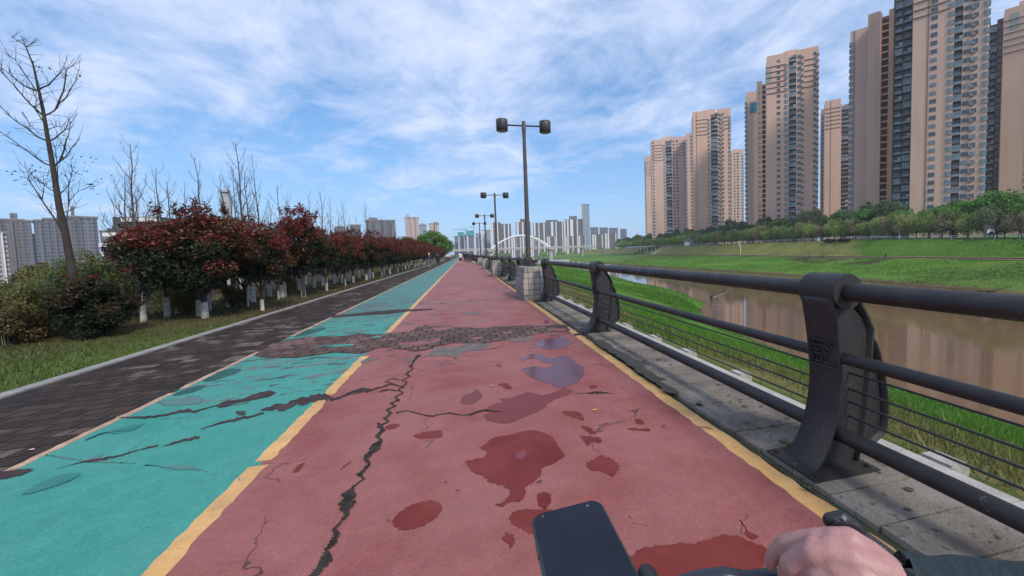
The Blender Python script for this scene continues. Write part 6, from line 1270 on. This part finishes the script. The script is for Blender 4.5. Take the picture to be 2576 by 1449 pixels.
b = MB(); slab(b, W-.0045, LEN-.0045, .0108, -.0008, .0003, .0003); scr = mat('phone_screen', (.012, .015, .022), .22, var=(.018, .020, .036), vscale=14, spec=.16); b.build('screen', scr, root)
b = MB(); b.lathe([(.0011, .0003), (.0011, .0006)], (-W/2+.012, LEN/2-.0075, 0), 10); b.lathe([(.0016, .0003), (.0016, .0006)], (W/2-.016, LEN/2-.009, 0), 10); b.build('front_camera', mat('tiny_lens', (.10, .11, .13), .2), root)
b = MB(); b.box(-W/2-.0012, -W/2+.0004, LEN/2-.052, LEN/2-.034, -.007, -.003).box(-W/2-.0012, -W/2+.0004, LEN/2-.075, LEN/2-.057, -.007, -.003); b.build('side_button', mat('button_grey', (.06, .06, .055), .4), root)
root = thing('phone_holder', O+Ux*W/2-Uy*LEN*.62-Uz*.02, 'black phone holder gripping the sides of the phone', 'phone holder'); root.rotation_euler = Matrix((Ux, Uy, Uz)).transposed().to_euler()
b = MB(); slab(b, W*.7, LEN*.5, .008, -.006, .008, .002); b.build('cradle', barm, root)
sl = min((abs(PY-F*(TR-uy*s+Vector((.0, 0, 0))).y/-(TR-uy*s).z*1.0-1418), s) for s in [k*.001 for k in range(20, 140)])[1]; top_y = LEN*.62-sl
for s_ in (-1, 1):
    b = MB(); x0 = s_*(W/2+.0075); ty = top_y-(0 if s_ > 0 else .03); b.tube([(x0, -.03, .014), (x0, ty-.007, .014)], .0078, 14); b.sphere((x0, ty-.007, .014), .0078, 12, 8); b.box(min(x0, s_*W*.3), max(x0, s_*W*.3), -.03, ty-.01, -.003, .006); b.build('clamp_arm', barm, root)
# ------------------------------------------------------------------ air
HAZE = True
if HAZE:
    b = MB(); b.box(-2600, 2600, -260, 2600, -15.5, 140); o = b.build('haze', None or mat('haze_tmp', (1, 1, 1)))
    m = bpy.data.materials.new('haze'); m.use_nodes = True; t = m.node_tree; t.nodes.clear(); v = N(t, 'ShaderNodeVolumePrincipled', Density=.00018, Anisotropy=.1); v.inputs['Color'].default_value = (.82, .90, 1, 1)
    ou = N(t, 'ShaderNodeOutputMaterial'); t.links.new(v.outputs[0], ou.inputs['Volume']); o.data.materials[0] = m; o['kind'] = 'stuff'; o['label'] = 'thin blue-grey haze over the river and city'

# ------------------------------------------------------------------ labels that single out each repeat, by what it stands before
Mt = M.transposed()
def px_of(p): v = Mt @ (Vector(p)-Vector((0, 0, EYE))); return PX+F*v.x/-v.z
ORD = ['first', 'second', 'third', 'fourth', 'fifth', 'sixth', 'seventh', 'eighth', 'ninth', 'tenth', 'eleventh', 'twelfth', 'thirteenth', 'fourteenth', 'fifteenth', 'sixteenth', 'seventeenth', 'eighteenth', 'nineteenth', 'twentieth']
def relabel(items, fmt, regions, side='left', rev=False):
    buckets = {}
    for o in items:
        x = px_of(o.location); reg = next((r_ for lim, r_ in regions if x < lim), regions[-1][1]); buckets.setdefault((reg, o['label']), []).append((x, o))
    for (reg, lab), L in buckets.items():
        L.sort(key=lambda q: q[0], reverse=rev)
        for i, (x, o) in enumerate(L):
            if i < len(ORD): o['label'] = fmt(lab, ORD[i] if len(L) > 1 else 'only', reg)
short = {wl[0]: 'fresh green willow', wl[1]: 'yellowish green willow', wl[2]: 'brownish thin-leaved willow', wl[3]: 'dull grey-green willow', el[0]: 'dark evergreen', el[1]: 'bright green broadleaf tree', el[2]: 'tall grey-green tree'}
REG = [(1626, 'left of all the peach towers'), (1728, 'below the smallest peach tower'), (1875, 'below the second peach tower'), (2060, 'below the blue-panelled tower'), (2134, 'below the low set-back tower'), (2290, "below the tallest tower's shaded side"), (2474, "below the tallest tower's sunny side"), (9999, 'by the right border')]
allo = list(COL.objects)
relabel([o for o in allo if o.get('group') in ('willows along the far bank', 'evergreens behind the willows')], lambda l, n_, r_: '%s %s from the left %s' % (n_, short[l], r_), REG)
REG2 = [(640, 'left of the tall bare tree by the monument'), (1000, 'under the middle of the red row'), (1200, 'towards the far end of the red row')]
relabel([o for o in allo if o.get('group') == 'whitewashed trees in the shade'], lambda l, n_, r_: '%s whitewashed trunk from the left, %s' % (n_, r_), REG2)
relabel([o for o in allo if o.get('label') == 'thin leafless tree'], lambda l, n_, r_: '%s thin leafless tree from the left, %s' % (n_, r_), [(420, 'over the white-banded building'), (577, 'left of the monument tower'), (700, 'just right of the monument tower'), (890, 'above the middle of the red row'), (1200, 'near the pinkish tower blocks')])
fr = [o for o in allo if o.get('label', '').startswith('small-looking red-leaved')]
relabel(fr, lambda l, n_, r_: '%s red-leaved tree from the left in the row, %s' % (n_, r_), [(1045, 'before the grey blocks and pink tower'), (1090, 'between the two pink towers'), (1400, 'at the far end of the row')])
